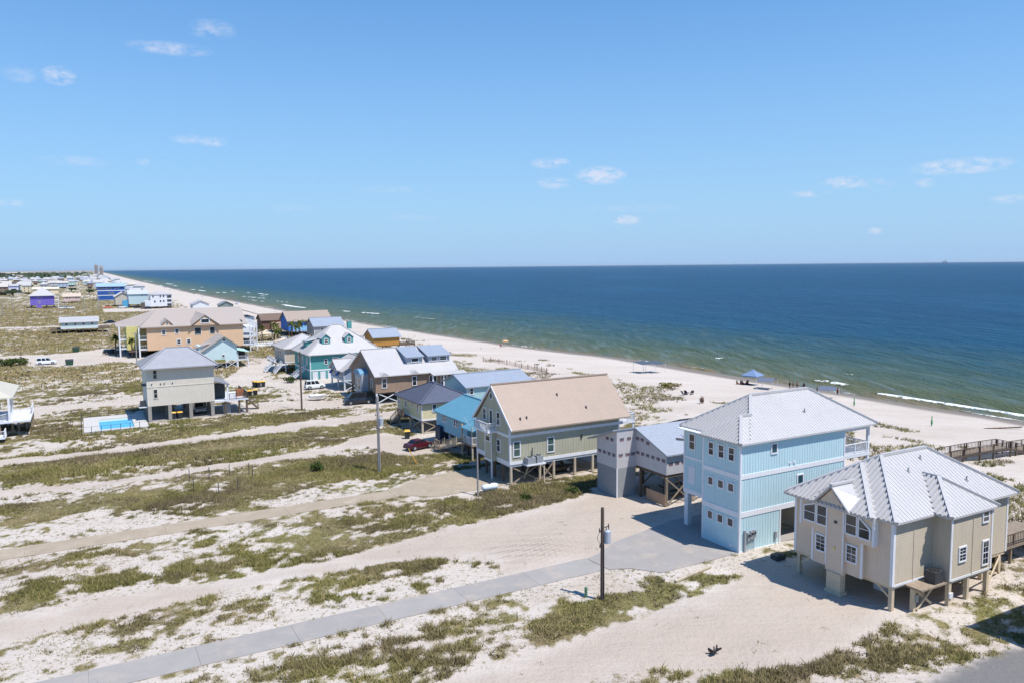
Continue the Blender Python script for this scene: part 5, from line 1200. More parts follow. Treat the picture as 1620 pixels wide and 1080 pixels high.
def paint(n, c): return mk('paint_' + n, c, .25, .02, spec=.6)
SEDAN = [(0, .62), (.03, .92), (.18, .98), (.3, .98), (.66, .96), (.72, .92), (.95, .78), (1, .6)]; SEDC = (.16, .3, .58, .74)
SUV = [(0, .7), (.02, 1.05), (.3, 1.08), (.7, 1.06), (.74, 1.04), (.96, .96), (1, .72)]; SUVC = (.02, .07, .62, .74)
VAN = [(0, .8), (.01, 1.25), (.5, 1.28), (.8, 1.26), (.86, 1.2), (.98, .98), (1, .7)]; VANC = (.0, .015, .74, .88)
TRUCK = [(0, .8), (.01, 1.08), (.35, 1.08), (.7, 1.1), (.74, 1.08), (.97, 1.0), (1, .75)]; TRKC = (.36, .4, .62, .73)
vehicle('parked_car', 'dark red coupe parked at the foot of the wooden stair', 41.4, 103.6, .25, 4.2, 1.8, 1.38, SEDAN, SEDC, paint('dark_red', lin(74, 18, 28)), z=.05)
vehicle('pickup_truck', 'black pickup truck parked under the sage green house', 51.2, 82.6, 0, 5.2, 1.95, 1.85, TRUCK, TRKC, paint('black', (.01, .01, .011, 1)), cat='truck', z=.07)
vehicle('passenger_van', 'dark blue grey passenger van parked before the brown shingled house', 45.6, 144.6, math.pi - .05, 5.6, 2.0, 2.25, VAN, VANC, paint('slate', lin(34, 39, 48)), cat='van', wr=.38)
vehicle('off_road_car', 'boxy white off road car parked near the dusty blue cottage', 43.3, 168.0, 0, 4.2, 1.85, 1.85, SUV, SUVC, paint('white', lin(222, 224, 226)), wr=.4)
vehicle('utility_car', 'long white utility car on the wide sandy car park', -9.7, 253.4, 0, 5.0, 2.0, 1.9, SUV, SUVC, paint('white', lin(222, 224, 226)), wr=.4)
vehicle('parked_truck', 'silver pickup truck under the off white house beside the pool', 17.6, 151.8, -1.5, 5.2, 1.95, 1.85, TRUCK, TRKC, paint('silver', lin(150, 156, 164)), cat='truck')
vehicle('parked_car', 'dark blue car parked before the condominium palms', 7.2, 273, 0.1, 4.8, 1.9, 1.6, SUV, SUVC, paint('navy', lin(24, 30, 44)))
vehicle('parked_truck', 'white pickup truck parked behind the dark blue car', 9.6, 279, .1, 5.4, 2.0, 1.9, TRUCK, TRKC, paint('white', lin(222, 224, 226)), cat='truck')
vehicle('parked_car', 'black car parked beside the mint green ranch house', 11.9, 430, .05, 6.0, 2.1, 1.7, SEDAN, SEDC, paint('black', (.01, .01, .011, 1)))
vehicle('parked_car', 'orange car in the sandy yard by the sand grey house', 15.5, 605, .1, 6.4, 2.4, 2.0, SEDAN, SEDC, paint('orange', lin(214, 120, 72)))
for k, (x, y, c) in enumerate(((-12.5, 618, 'white'), (-10, 626, 'silver'), (-7, 617, 'white'))):
    vehicle('parked_car', 'pale car in the little group parked beside the purple house', x, y, .1 * k, 4.8, 1.9, 1.6, SEDAN, SEDC, paint(c, lin(215, 218, 222)), group='pale cars by the purple house')
for x, y, c, l_ in ((24, 598, 'white', 'white car parked before the powder blue house'), (33, 592, 'navy', 'dark car parked under the powder blue house'), (38.5, 571, 'black', 'black car parked before the white building')):
    vehicle('parked_car', l_, x, y, .2, 5, 2, 1.7, SUV, SUVC, paint(c, lin(215, 218, 222)))
vehicle('parked_car', 'white car half hidden among palms by the picnic shelters', 63.5, 285, .3, 4.6, 1.9, 1.6, SUV, SUVC, paint('white', lin(222, 224, 226)))

# ------------------------------------------------------------------ street furniture
def utility_pole(label, x, y, hh, mat, xf=False, r_=.17, arm=False, lean=0.0):
    z = gz(x, y); root = empty('utility_pole', label, 'utility pole', x, y, z)
    p = MB(); p.cyl((0, 0, -.6), (lean, 0, hh), r_, r_ * .75, 10); child('pole', p.mesh('pole', mat), root)
    if xf:
        c = MB(); c.cyl((.32, -.22, hh * .62), (.32, -.22, hh * .62 + .95), .27, .27, 14).cyl((.32, -.22, hh * .62 + .95), (.32, -.22, hh * .62 + 1.05), .27, .14, 14); t = child('transformer', c.mesh('transformer', mk('transformer_grey', lin(168, 174, 184), .5, .06)), root)
        for e in (-.12, .12):
            b_ = MB(); b_.cyl((.32 + e, -.22, hh * .62 + 1.0), (.32 + e, -.22, hh * .62 + 1.35), .04, .03, 6); child('bushing', b_.mesh('bushing', DGREY), t)
        for dx, dz in ((-.35, .75), (.5, .78), (-.3, .58)):
            b_ = MB(); b_.bar((0, 0, hh * dz), (dx, -.1, hh * dz + .1), .05).cyl((dx, -.1, hh * dz), (dx, -.1, hh * dz + .3), .06, .03, 6); child('insulator', b_.mesh('insulator', DGREY), root)
        w_ = MB()
        for k in range(8):
            a0 = k / 8 * math.pi; a1 = (k + 1) / 8 * math.pi
            w_.bar((-.55 * math.sin(a0), -.1, hh * .62 - .2 + 1.4 * k / 8), (-.55 * math.sin(a1), -.1, hh * .62 - .2 + 1.4 * (k + 1) / 8), .025)
        w_.bar((0, -.18, 0), (0, -.15, hh * .6), .05); child('cable', w_.mesh('cable', BLACK), root)
    if arm:
        b_ = MB(); b_.bar((-.9, 0, hh - .5), (.9, 0, hh - .5), .1, .12); child('crossarm', b_.mesh('crossarm', mat), root)
    return root
utility_pole('dark wooden utility pole with grey transformer standing beside the concrete driveway', 34.4, 48.3, 7.4, POLE, True, .18)
utility_pole('pale grey utility pole with transformer near the red coupe and sandy drive', 32.2, 94.2, 9.9, POLEG, True, .2)
utility_pole('thin dark utility pole beside the lane to the brown shingled house', 34.6, 144.1, 10.8, POLE, False, .17, True)
utility_pole('slim wooden service pole next to the white propane tank', 38.5, 78.5, 5.3, POLEG, False, .11)
utility_pole('tall grey utility pole in front of the condominium yellow end', 12.4, 239.2, 9.0, POLEG, False, .18, True)
for x, y, l_ in ((1, 562, 'utility pole in the grass near the pale cars'), (9.7, 580, 'utility pole near the orange car'), (-41, 544, 'utility pole alone in the far left grassland'), (-40, 603, 'utility pole left of the purple house'), (-70, 700, 'utility pole far in the grassland past the purple house')):
    utility_pole(l_, x, y, 9.5, POLEG, False, .22, True)

def bin_(label, x, y, lid, body, name='trash_bin', s_=1.0, group=None):
    root = empty(name, label, 'trash bin', x, y, gz(x, y), random.uniform(-.4, .4), group)
    b_ = MB(); b_.loft([[(-.28*s_,-.3*s_,0),(.28*s_,-.3*s_,0),(.28*s_,.3*s_,0),(-.28*s_,.3*s_,0)],[(-.36*s_,-.38*s_,1.0*s_),(.36*s_,-.38*s_,1.0*s_),(.36*s_,.38*s_,1.0*s_),(-.36*s_,.38*s_,1.0*s_)]]); child('bin_body', b_.mesh('bin_body', body), root)
    l_ = MB(); l_.loft([[(-.4*s_,-.42*s_,1.0*s_),(.4*s_,-.42*s_,1.0*s_),(.4*s_,.42*s_,1.0*s_),(-.4*s_,.42*s_,1.0*s_)],[(-.32*s_,-.3*s_,1.16*s_),(.32*s_,-.3*s_,1.16*s_),(.32*s_,.34*s_,1.16*s_),(-.32*s_,.34*s_,1.16*s_)]]); child('lid', l_.mesh('lid', lid), root)
    for e in (-.3, .3):
        w_ = MB(); w_.cyl((e*s_-.04, .32*s_, .1), (e*s_+.04, .32*s_, .1), .1, .1, 8); child('wheel', w_.mesh('wheel', BLACK), root)
YEL = mk('yellow_plastic', lin(226, 172, 58), .5, .05); BBIN = mk('bin_black', lin(44, 48, 50), .6, .1)
bin_('yellow lidded black trash bin beside the cream cottage', 42.5, 110.9, YEL, BBIN, s_=1.15)
for x, y in ((33.2, 176.5), (34.2, 177), (32.5, 177.4)): bin_('yellow lidded trash bin in the group on the sandy drive', x, y, YEL, BBIN, s_=1.2, group='bins on the sandy drive')
for x, y in ((29.2, 165.4), (30.4, 165.9)): bin_('black trash bin of the pair by the off white house deck stair', x, y, YEL, BBIN, s_=1.15, group='pair of bins by the deck')
for x, y in ((12.9, 147.0), (13.9, 147.0)): bin_('yellow lidded trash bin between the concrete piers', x, y, YEL, BBIN, s_=1.15, group='bins between the piers')
for x, y, l_ in ((-4, 248, 'green dumpster at the front of the sandy car park'), (-2.6, 287, 'green dumpster at the back of the sandy car park')):
    root = empty('dumpster', l_, 'dumpster', x, y, 0); GD = mk('dumpster_green', lin(42, 78, 62), .6, .1)
    b_ = MB(); b_.loft([[(-.9,-.6,.15),(.9,-.6,.15),(.9,.6,.15),(-.9,.6,.15)],[(-1,-.75,1.3),(1,-.75,1.3),(1,.75,1.3),(-1,.75,1.3)]]); child('dumpster_body', b_.mesh('dumpster_body', GD), root)
    b_ = MB(); b_.loft([[(-1,-.78,1.3),(1,-.78,1.3),(1,.78,1.3),(-1,.78,1.3)],[(-1,-.7,1.4),(1,-.7,1.4),(1,.78,1.6),(-1,.78,1.6)]]); child('lid', b_.mesh('lid', BBIN), root)
root = empty('propane_tank', 'white cylindrical propane tank lying beside the slim service pole', 'tank', 40.4, 79.2, 0)
t = MB(); rr_ = []
for k, (x, r_) in enumerate(((-1.05, .1), (-1.0, .24), (-.88, .34), (-.7, .38), (.7, .38), (.88, .34), (1.0, .24), (1.05, .1))): rr_.append([(x, r_ * math.cos(a), .55 + r_ * math.sin(a)) for a in np.linspace(0, 2 * math.pi, 14, endpoint=False)])
t.loft(rr_); child('tank_body', t.mesh('tank_body', mk('tank_white', lin(206, 216, 220), .4, .04), True), root)
for x in (-.6, .6): t = MB(); t.box(x - .08, x + .08, -.3, .3, -.1, .25); child('foot', t.mesh('foot', GREY), root)
t = MB(); t.cyl((0, 0, .9), (0, 0, 1.1), .12, .1, 10); child('valve_cap', t.mesh('valve_cap', DGREY), root)
for k, (x, y) in enumerate(((10.4,102.1),(12.7,102),(15.2,102.3),(17.4,101.4),(17.5,99.5),(10.3,97.2),(12.7,94.6),(15,95.1))):
    p = MB((x, y)); p.cyl((x, y, -.4), (x + random.uniform(-.06, .06), y, 1.5), .05, .045, 6).cyl((x, y, 1.5), (x, y, 1.54), .06, .03, 6)
    o = p.build('fence_post', DGREY); o.location.z = gz(x, y); tag(o, 'thin dark metal stake standing in the grassy lot', 'stake', 'stakes marking the empty lot')
g = MB((33.6, 49.4)); g.cyl((33.6, 49.4, -.3), (33.6, 49.4, .75), .12, .12, 8).cyl((33.6, 49.4, .75), (33.6, 49.4, .82), .13, .06, 8); tag(g.build('utility_pedestal', mk('utility_green', lin(84, 124, 92), .6, .08)), 'short green utility pedestal beside the dark transformer pole', 'pedestal')
g = MB((43.6, 48.4)); g.bar((41.5, 48.0, .12), (46.2, 48.9, .14), .22, .14); tag(g.build('timber_beam', WOODL), 'long timber beam lying on sand below the parking pad', 'beam')
g = MB((28.4, 93.9)); g.bar((37.9, 95.5, -.1), (37.1, 96.5, 2.0), .07); tag(g.build('guy_marker', YEL), 'yellow guy wire marker leaning in the grass', 'marker')
# white boat hull on blocks near the lane
g = MB((40, 153.6)); rr_ = []
for x, w_, z0 in ((38.5, .9, .5), (39.4, 1.0, .35), (40.6, .95, .35), (41.4, .5, .5), (41.8, .05, .8)): rr_.append([(x, 153.6 - w_, 1.0), (x, 153.6 - w_ * .6, z0), (x, 153.6 + w_ * .6, z0), (x, 153.6 + w_, 1.0)])
g.loft(rr_); tag(g.build('small_boat', mk('boat_white', lin(226, 224, 220), .5, .05)), 'small white boat hull lying beside the lane', 'boat')
# dead bird-like debris on the sandy lot
g = MB((36, 37.6))
for k in range(9):
    a = random.uniform(0, 6.28); g.bar((36 + random.uniform(-.15, .15), 37.6 + random.uniform(-.1, .1), .05), (36 + .5 * math.cos(a), 37.6 + .35 * math.sin(a), .1 + random.random() * .3), .09, .1)
tag(g.build('driftwood', mk('dark_drift', lin(46, 42, 42), .9, .2)), 'little dark tangle of driftwood on the sandy lot', 'driftwood')
g = MB((53, 47.4)); g.box(52.2, 53.2, 47.0, 47.8, .02, .5).cyl((52.7, 47.4, .5), (52.7, 47.4, .56), .3, .28, 10); tag(g.build('utility_box', DGREY), 'low dark box on the sand between the blue house and the beige house', 'box')
g = MB((53, 49.2)); g.box(51.9, 52.6, 48.9, 49.4, 0, .06); tag(g.build('ground_hatch', DGREY), 'flat dark ground hatch below the electric meters', 'hatch')

# boardwalk to the beach
h = House('boardwalk', 'weathered wooden boardwalk with railings crossing the dune to the beach', 96, 60, 'boardwalk')
pts = [(97, 60.4, .75), (103, 60.2, .75), (110, 60.0, .6), (113, 59.9, -.1), (122, 59.5, -.3)]
for (p, q) in zip(pts, pts[1:]):
    n = max(2, int((q[0] - p[0]) / .45))
    for k in range(n):
        a = p[0] + (q[0] - p[0]) * (k + .06) / n; b_ = p[0] + (q[0] - p[0]) * (k + .94) / n; za = p[2] + (q[2] - p[2]) * (k + .5) / n; ya = p[1] + (q[1] - p[1]) * (k + .5) / n
        mb = h.mb(); mb.box(a, b_, ya - 1.0, ya + 1.0, za, za + .05); h.put(mb, 'plank', WOOD)
    for e in (-1, 1): h.rail([(p[0], p[1] + e, p[2]), (q[0], q[1] + e, q[2])], 0, 1.0, WOODD, .3)
    for e in (-1, 1):
        for t in (0.05, .5): x = p[0] + (q[0] - p[0]) * t; zz = p[2] + (q[2] - p[2]) * t; h.pile(x, p[1] + e * .9, -2.2, zz + .95, .16, WOODD)
    for e in (-.9, .9): bm_ = h.mb(); bm_.bar((p[0], p[1] + e, p[2] - .12), (q[0], q[1] + e, q[2] - .12), .1, .22); h.put(bm_, 'joist', WOODD)

# ------------------------------------------------------------------ beach
GCAN = mk('grey_canvas', lin(98, 106, 122), .8, .06); BCAN = mk('blue_canvas', lin(112, 134, 168), .8, .08); NCAN = mk('slate_canvas', lin(72, 84, 98), .8, .06)
def tent(label, x, y, w, d, hh, mat, kind, rz=0.0, group=None):
    z = gz(x, y); root = empty('beach_canopy', label, 'canopy', x, y, z, rz, group)
    for e in (-1, 1):
        for f in (-1, 1): p = MB(); p.cyl((e * w/2, f * d/2, -.2), (e * w/2, f * d/2, hh), .04, .04, 6); child('pole', p.mesh('pole', WHITE2), root)
    c = MB()
    if kind == 'pyr':
        e_ = .15; P = [(-w/2-e_,-d/2-e_,hh),(w/2+e_,-d/2-e_,hh),(w/2+e_,d/2+e_,hh),(-w/2-e_,d/2+e_,hh)]; T = [(p[0]*.3,p[1]*.3,hh+.85) for p in P]; T2 = [(p[0]*.05,p[1]*.05,hh+1.3) for p in P]
        c.loft([[(p[0],p[1],hh-.22) for p in P], P, T, T2])
    elif kind == 'shade':
        for e in (-1, 1): c.slab([(e*.06,-d/2,hh+.55),(e*w/2,-d/2,hh-.05),(e*w/2,d/2,hh-.05),(e*.06,d/2,hh+.55)], .04)
    else:
        c.slab([(-w/2-.1,-d/2,hh),(w/2+.1,-d/2,hh),(w/2+.1,d/2,hh+.45),(-w/2-.1,d/2,hh+.45)], .05)
    child('canvas', c.mesh('canvas', mat), root)
for x in (124.4, 128.4): tent('dark flat shade canopy of the pair standing alone on the open sand', x, 157, 3.6, 3.4, 2.4, NCAN, 'flat', .12, 'pair of dark shade canopies')
tent('blue and white peaked beach tent near the water edge', 135.9, 131.0, 3.6, 3.6, 2.3, BCAN, 'pyr', .3)
tent('grey ridged beach canopy beside the blue peaked tent', 133.2, 124, 4.4, 3.4, 2.0, GCAN, 'shade', .5)
tent('grey ridged beach canopy partly behind the light blue house roof', 134.9, 109, 4.2, 3.4, 2.0, GCAN, 'shade', .5)

def skin_mesh(name, verts, edges, radii, mat, sub=1):
    me = bpy.data.meshes.new(name); me.from_pydata(verts, edges, [])
    o = bpy.data.objects.new(name, me); COL.objects.link(o)
    md = o.modifiers.new('skin', 'SKIN'); md.use_smooth_shade = True
    for k, r_ in enumerate(radii): me.skin_vertices[0].data[k].radius = (r_, r_)
    me.skin_vertices[0].data[0].use_root = True
    o.modifiers.new('sub', 'SUBSURF').levels = sub
    dg = bpy.context.evaluated_depsgraph_get(); out = bpy.data.meshes.new_from_object(o.evaluated_get(dg)); out.name = name
    bpy.data.objects.remove(o); bpy.data.meshes.remove(me)
    out.materials.clear(); out.materials.append(mat)
    return out
SKIN = mk('skin', lin(150, 104, 80), .6, .05); SKIN2 = mk('skin_dark', lin(96, 66, 52), .6, .05); HAIR = mk('hair', lin(44, 34, 28), .8, .1)
ST_V = [(0,0,.95),(0,0,1.15),(0,0,1.38),(0,0,1.5),(0,0,1.62),(0,0,1.74),(.0,-.2,1.4),(.03,-.26,1.12),(.12,-.27,.88),(0,.2,1.4),(-.04,.27,1.12),(.04,.3,.86),(0,-.1,.88),(.03,-.12,.48),(0,-.13,.06),(.14,-.14,.03),(0,.1,.88),(-.05,.12,.48),(-.08,.13,.06),(.06,.14,.03)]
ST_E = [(0,1),(1,2),(2,3),(3,4),(4,5),(2,6),(6,7),(7,8),(2,9),(9,10),(10,11),(0,12),(12,13),(13,14),(14,15),(0,16),(16,17),(17,18),(18,19)]
ST_R = [.15,.13,.15,.065,.09,.075,.07,.05,.035,.07,.05,.035,.1,.07,.045,.04,.1,.07,.045,.04]
SI_V = [(0,0,.16),(-.05,0,.36),(-.08,0,.6),(-.07,0,.72),(-.05,0,.84),(-.04,0,.95),(-.06,-.2,.62),(.06,-.25,.42),(.28,-.2,.4),(-.06,.2,.62),(.05,.26,.42),(.28,.2,.42),(.08,-.1,.16),(.42,-.13,.44),(.68,-.13,.06),(.8,-.13,.04),(.08,.1,.16),(.42,.13,.44),(.68,.13,.06),(.8,.13,.04)]
pmesh = {('st', k): skin_mesh('body', ST_V, ST_E, ST_R, m_) for k, m_ in ((0, SKIN), (1, SKIN2))}
pmesh.update({('si', k): skin_mesh('body', SI_V, ST_E, ST_R, m_) for k, m_ in ((0, SKIN), (1, SKIN2))})
def person(label, x, y, pose, top, shorts, rz=0.0, sk=0, sc=1.0, z=None, group=None):
    zz = gz(x, y) if z is None else z
    root = empty('person', label, 'person', x, y, zz, rz, group); root.scale = (sc, sc, sc)
    child('body', pmesh[(pose, sk)], root)
    hz = 1.68 if pose == 'st' else .91; hx = 0 if pose == 'st' else -.05
    b_ = MB(); b_.loft([[(hx + r_ * math.cos(a) - .02, r_ * math.sin(a), hz + dz) for a in np.linspace(0, 6.283, 10, endpoint=False)] for dz, r_ in ((-.02, .1), (.06, .112), (.12, .09), (.16, .03))]); child('hair', b_.mesh('hair', HAIR), root)
    zz0 = .72 if pose == 'st' else .08
    b_ = MB(); b_.loft([[(dx + rx * math.cos(a), ry * math.sin(a), zz0 + dz) for a in np.linspace(0, 6.283, 12, endpoint=False)] for dz, rx, ry, dx in ((0, .15, .21, .06 if pose == 'si' else 0), (.18, .17, .2, 0), (.34, .16, .17, 0))]); child('shorts', b_.mesh('shorts', mk('cloth_' + shorts[0], shorts[1], .9, .1)), root)
    if top:
        z1 = 1.06 if pose == 'st' else .42; b_ = MB(); b_.loft([[(-.04 * (pose == 'si') + .155 * s_ * math.cos(a), .2 * s_ * math.sin(a), z1 + dz) for a in np.linspace(0, 6.283, 12, endpoint=False)] for dz, s_ in ((0, 1), (.2, 1.05), (.34, 1.1), (.4, .6))]); child('shirt', b_.mesh('shirt', mk('cloth_' + top[0], top[1], .9, .1)), root)
    return root
NV = ('navy', lin(40, 46, 66)); BK = ('black', lin(30, 30, 32)); RDc = ('red', lin(140, 52, 48)); WHc = ('white', lin(205, 205, 205)); TLc = ('teal', lin(60, 110, 116))
person('person in black wading beyond the light blue house roof, tallest of the row', 142.7, 122.0, 'st', BK, BK, .4, 1, 1.0, -2.6)
person('bare chested person in navy shorts at the water edge', 141.4, 122.8, 'st', None, NV, .9, 0, .92)
person('person in dark swimwear at the water edge beside another', 140.6, 123.3, 'st', BK, BK, 2.0, 0, .9, group='two bathers side by side')
person('person in dark swimwear at the water edge beside another', 140.0, 123.7, 'st', BK, BK, 1.2, 1, .9, group='two bathers side by side')
person('person in teal shirt standing in shallow water', 141.6, 117.4, 'st', TLc, NV, 2.6, 1, .9, -2.6)
person('child in red shirt bending near the wet sand', 140.2, 118.3, 'si', RDc, BK, 1.0, 0, .7)
person('person in red top wading behind the farther grey canopy', 143.0, 113.2, 'st', RDc, BK, -.5, 0, .95, -2.6)
for k, (dx, dy) in enumerate(((-1.7, .4), (-.7, .2), (.1, .6), (.9, -.2), (1.6, .3))):
    person('person sitting in the shaded group by the blue tent', 133.9 + dx, 131.8 + dy, 'si', (BK, NV, BK, RDc, NV)[k], BK, -1.2 + .7 * k, k % 2, 1.0, None, 'people seated by the blue tent')
g = MB((133.9, 131.8)); g.box(131.6, 136, 130.9, 133.0, gz(133.9, 131.8) - .05, gz(133.9, 131.8) + .06); tag(g.build('beach_blanket', mk('dark_blanket', lin(52, 50, 60), .9, .15)), 'dark blanket under the group seated by the blue tent', 'blanket')
def umbrella(label, x, y, m_, group=None):
    z = gz(x, y); root = empty('beach_umbrella', label, 'umbrella', x, y, z, 0, group)
    p = MB(); p.cyl((0, 0, -.2), (.3, 0, 2.3), .03, .03, 6); child('pole', p.mesh('pole', WHITE2), root)
    c = MB(); c.loft([[(.3 + r_ * math.cos(a), r_ * math.sin(a), zz) for a in np.linspace(0, 6.283, 10, endpoint=False)] for r_, zz in ((1.2, 1.85), (.8, 2.15), (.1, 2.35))]); child('canopy', c.mesh('canopy', m_), root)
umbrella('orange and cream beach umbrella close to the surf', 129.5, 241, mk('orange_canvas', lin(226, 168, 120), .8, .08))
for k, y in enumerate(np.linspace(420, 1250, 17)):
    umbrella('small distant beach umbrella near the waterline of the far beach', float(shore(y)) - random.uniform(8, 26), float(y) + random.uniform(-18, 18), (NCAN, BCAN, GCAN)[k % 3], 'umbrellas along the far beach')
def lounger(label, x, y, m_, rz=0.0, group=None):
    root = empty('beach_chair', label, 'chair', x, y, gz(x, y), rz, group)
    s_ = MB(); s_.slab([(-.6,-.3,.35),(.5,-.3,.35),(.5,.3,.35),(-.6,.3,.35)], .06); child('seat', s_.mesh('seat', m_), root)
    s_ = MB(); s_.slab([(-.6,-.3,.35),(-.6,.3,.35),(-1.0,.3,.95),(-1.0,-.3,.95)], .06); child('backrest', s_.mesh('backrest', m_), root)
    for ex in (-.5, .4):
        for ey in (-.25, .25): l_ = MB(); l_.box(ex-.03, ex+.03, ey-.03, ey+.03, -.1, .33); child('leg', l_.mesh('leg', DGREY), root)
for k in range(3): lounger('reclined dark beach chair in the huddle beside the dune shrub', 107.2 + .9 * k, 121.6 + .5 * (k % 2), DGREY, .5 * k, 'huddle of dark beach chairs')
lounger('red beach chair beside the orange umbrella', 128.0, 240.6, mk('red_canvas', lin(170, 70, 62), .8, .1), .6)
for x, y, l_ in ((130.2, 99.2, 'green beach marker post near the farther canopy'), (123.6, 79.1, 'green beach marker post standing below the boardwalk')):
    root = empty('marker_post', l_, 'post', x, y, gz(x, y)); p = MB(); p.cyl((0, 0, -.3), (0, 0, 1.7), .07, .07, 8); child('post', p.mesh('post', mk('marker_green', lin(56, 148, 92), .6, .06)), root); p = MB(); p.cyl((0, 0, .3), (0, 0, 1.0), .16, .12, 8); child('sleeve', p.mesh('sleeve', mk('marker_green', lin(56, 148, 92))), root)
g = MB((133, 73.4)); z = gz(133, 73.4)
for k in range(7): g.bar((130.5 + k * .9, 74.4 - k * .35, z + .1), (131.6 + k * .9, 74.0 - k * .35, z + .14), .2, .18)
tag(g.build('driftwood_line', mk('drift_brown', lin(112, 92, 80), .9, .2)), 'long dark line of driftwood on the open beach', 'driftwood')
def sand_fence(label, pts):
    x0, y0 = pts[0]; h = House('sand_fence', label, x0, y0, 'fence'); m_ = mk('fence_slat', lin(156, 124, 104), .9, .15)
    sl = h.mb()
    for (p, q) in zip(pts, pts[1:]):
        L_ = math.hypot(q[0] - p[0], q[1] - p[1]); n = int(L_ / .35)
        for k in range(n):
            t = k / n; x = p[0] + (q[0] - p[0]) * t; y = p[1] + (q[1] - p[1]) * t; z = gz(x, y); lean = random.uniform(-.15, .15)
            sl.bar((x, y, z - .3), (x + lean, y + lean * .5, z + 1.0 + random.uniform(-.2, .15)), .09, .04)
            if k % 9 == 0: b_ = h.mb(); b_.box(x - .06, x + .06, y - .06, y + .06, z - .4, z + 1.35); h.put(b_, 'post', WOODD)
    h.put(sl, 'pickets', m_, kind='stuff')
sand_fence('leaning sand fence along the dune behind the pale blue house', [(95.4, 190), (98.6, 177.8), (98.9, 167.1), (97.8, 160)])
sand_fence('far sand fence along the dune below the honey wood house', [(94, 250), (98, 240), (101, 231)])
# hip-roofed picnic shelters by the condominium
for x, y, l_ in ((56.5, 256, 'tan roofed picnic shelter on the lawn beside the condominium'), (58.3, 292, 'tan roofed picnic shelter farther back among palms')):
    h = House('picnic_shelter', l_, x, y, 'shelter'); P, rd = hip(x - 3, x + 3, y - 3, y + 3, 2.6, .45, 'x'); h.roof(P, mk('shelter_roof', lin(196, 182, 160), .85, .06), .14, 0)
    for ex in (-2.6, 2.6):
        for ey in (-2.6, 2.6): h.pile(x + ex, y + ey, -.3, 2.6, .22, WOODL)
h = House('pool_fence', 'white railed terrace wall beside the condominium balconies', 48, 275, 'fence'); h.rail([(49, 268), (60, 270), (70, 280)], 0, 1.8, WHITE, .5); h.box('terrace', WHITE2, 49, 60, 270, 282, -.2, .3)

# ------------------------------------------------------------------ oil platform on the horizon
c = W(0, 0); d_ = Vector((.5556, 1.0047, 0)) * 13000
root = bpy.data.objects.new('oil_platform', None); COL.objects.link(root); root.location = (d_.x, d_.y, -2.5); tag(root, 'tiny grey oil platform standing on the sea horizon', 'oil platform')
p = MB(); p.box(-32, 32, -14, 14, 20, 36); child('deck', p.mesh('deck', GREY), root)
for ex in (-26, 26): p = MB(); p.box(ex - 4, ex + 4, -8, 8, -5, 20); child('leg', p.mesh('leg', GREY), root)
p = MB(); p.cyl((8, 0, 36), (8, 0, 78), 6, 2, 4); child('derrick', p.mesh('derrick', GREY), root)

# ------------------------------------------------------------------ plants
def veg_mat(name, stops, rough=.8, trans=.25, dry=None):
    mt = bpy.data.materials.new(name); N, Lk, attr, noise, ramp, mix, mth = node_kit(mt)
    b = N['Principled BSDF']; b.inputs['Roughness'].default_value = rough; b.inputs['Specular IOR Level'].default_value = .2
    geo = N.new('ShaderNodeNewGeometry'); tc = N.new('ShaderNodeTexCoord'); n = noise(.12, 4, .6, tc.outputs['Object'])
    f = mth('MULTIPLY_ADD', mth('SUBTRACT', n, .5), 1.5, geo.outputs['Random Per Island'])
    f = mth('MULTIPLY_ADD', f, .75, .12)
    col = ramp(f, stops)
    if dry:
        f2 = ramp(noise(.075, 4, .6, tc.outputs['Object']), [(.44, (0, 0, 0, 1)), (.6, (1, 1, 1, 1))])
        col = mix(f2, col, ramp(f, dry))
    Lk.new(col, b.inputs['Base Color'])
    # a low sward is lit as a whole: the blades' normals lean to the sky
    nm = N.new('ShaderNodeVectorMath'); nm.operation = 'SCALE'; Lk.new(geo.outputs['Normal'], nm.inputs[0]); nm.inputs['Scale'].default_value = .45
    na = N.new('ShaderNodeVectorMath'); na.operation = 'ADD'; Lk.new(nm.outputs[0], na.inputs[0]); na.inputs[1].default_value = (0, 0, .8)
    nn_ = N.new('ShaderNodeVectorMath'); nn_.operation = 'NORMALIZE'; Lk.new(na.outputs[0], nn_.inputs[0]); Lk.new(nn_.outputs[0], b.inputs['Normal'])
    tr = N.new('ShaderNodeBsdfTranslucent'); Lk.new(col, tr.inputs['Color']); ms = N.new('ShaderNodeMixShader'); ms.inputs[0].default_value = trans
    Lk.new(b.outputs[0], ms.inputs[1]); Lk.new(tr.outputs[0], ms.inputs[2]); Lk.new(ms.outputs[0], N['Material Output'].inputs[0])
    return mt
GRASS = veg_mat('dune_grass', [(0, lin(84, 92, 40)), (.3, lin(112, 114, 56)), (.55, lin(138, 132, 78)), (.78, lin(160, 146, 100)), (1, lin(188, 170, 130))],
    dry=[(0, lin(84, 76, 56)), (.35, lin(112, 100, 76)), (.65, lin(132, 120, 90)), (1, lin(168, 150, 118))])
GRASSF = veg_mat('straw_grass', [(0, lin(118, 112, 64)), (.4, lin(146, 134, 86)), (.7, lin(166, 150, 108)), (1, lin(192, 174, 134))], dry=[(0, lin(116, 104, 76)), (.5, lin(150, 134, 100)), (1, lin(186, 166, 130))])
LEAF = veg_mat('leaf_green', [(0, lin(34, 52, 22)), (.5, lin(62, 82, 34)), (1, lin(104, 116, 56))])
LEAF_HAZED = veg_mat('leaf_hazed', [(0, lin(54, 68, 50)), (.5, lin(76, 90, 64)), (1, lin(104, 114, 84))])  # foliage tones paled and flattened, distance haze put into the colour
PALM = veg_mat('palm_green', [(0, lin(46, 58, 22)), (.5, lin(84, 94, 38)), (1, lin(130, 132, 64))])

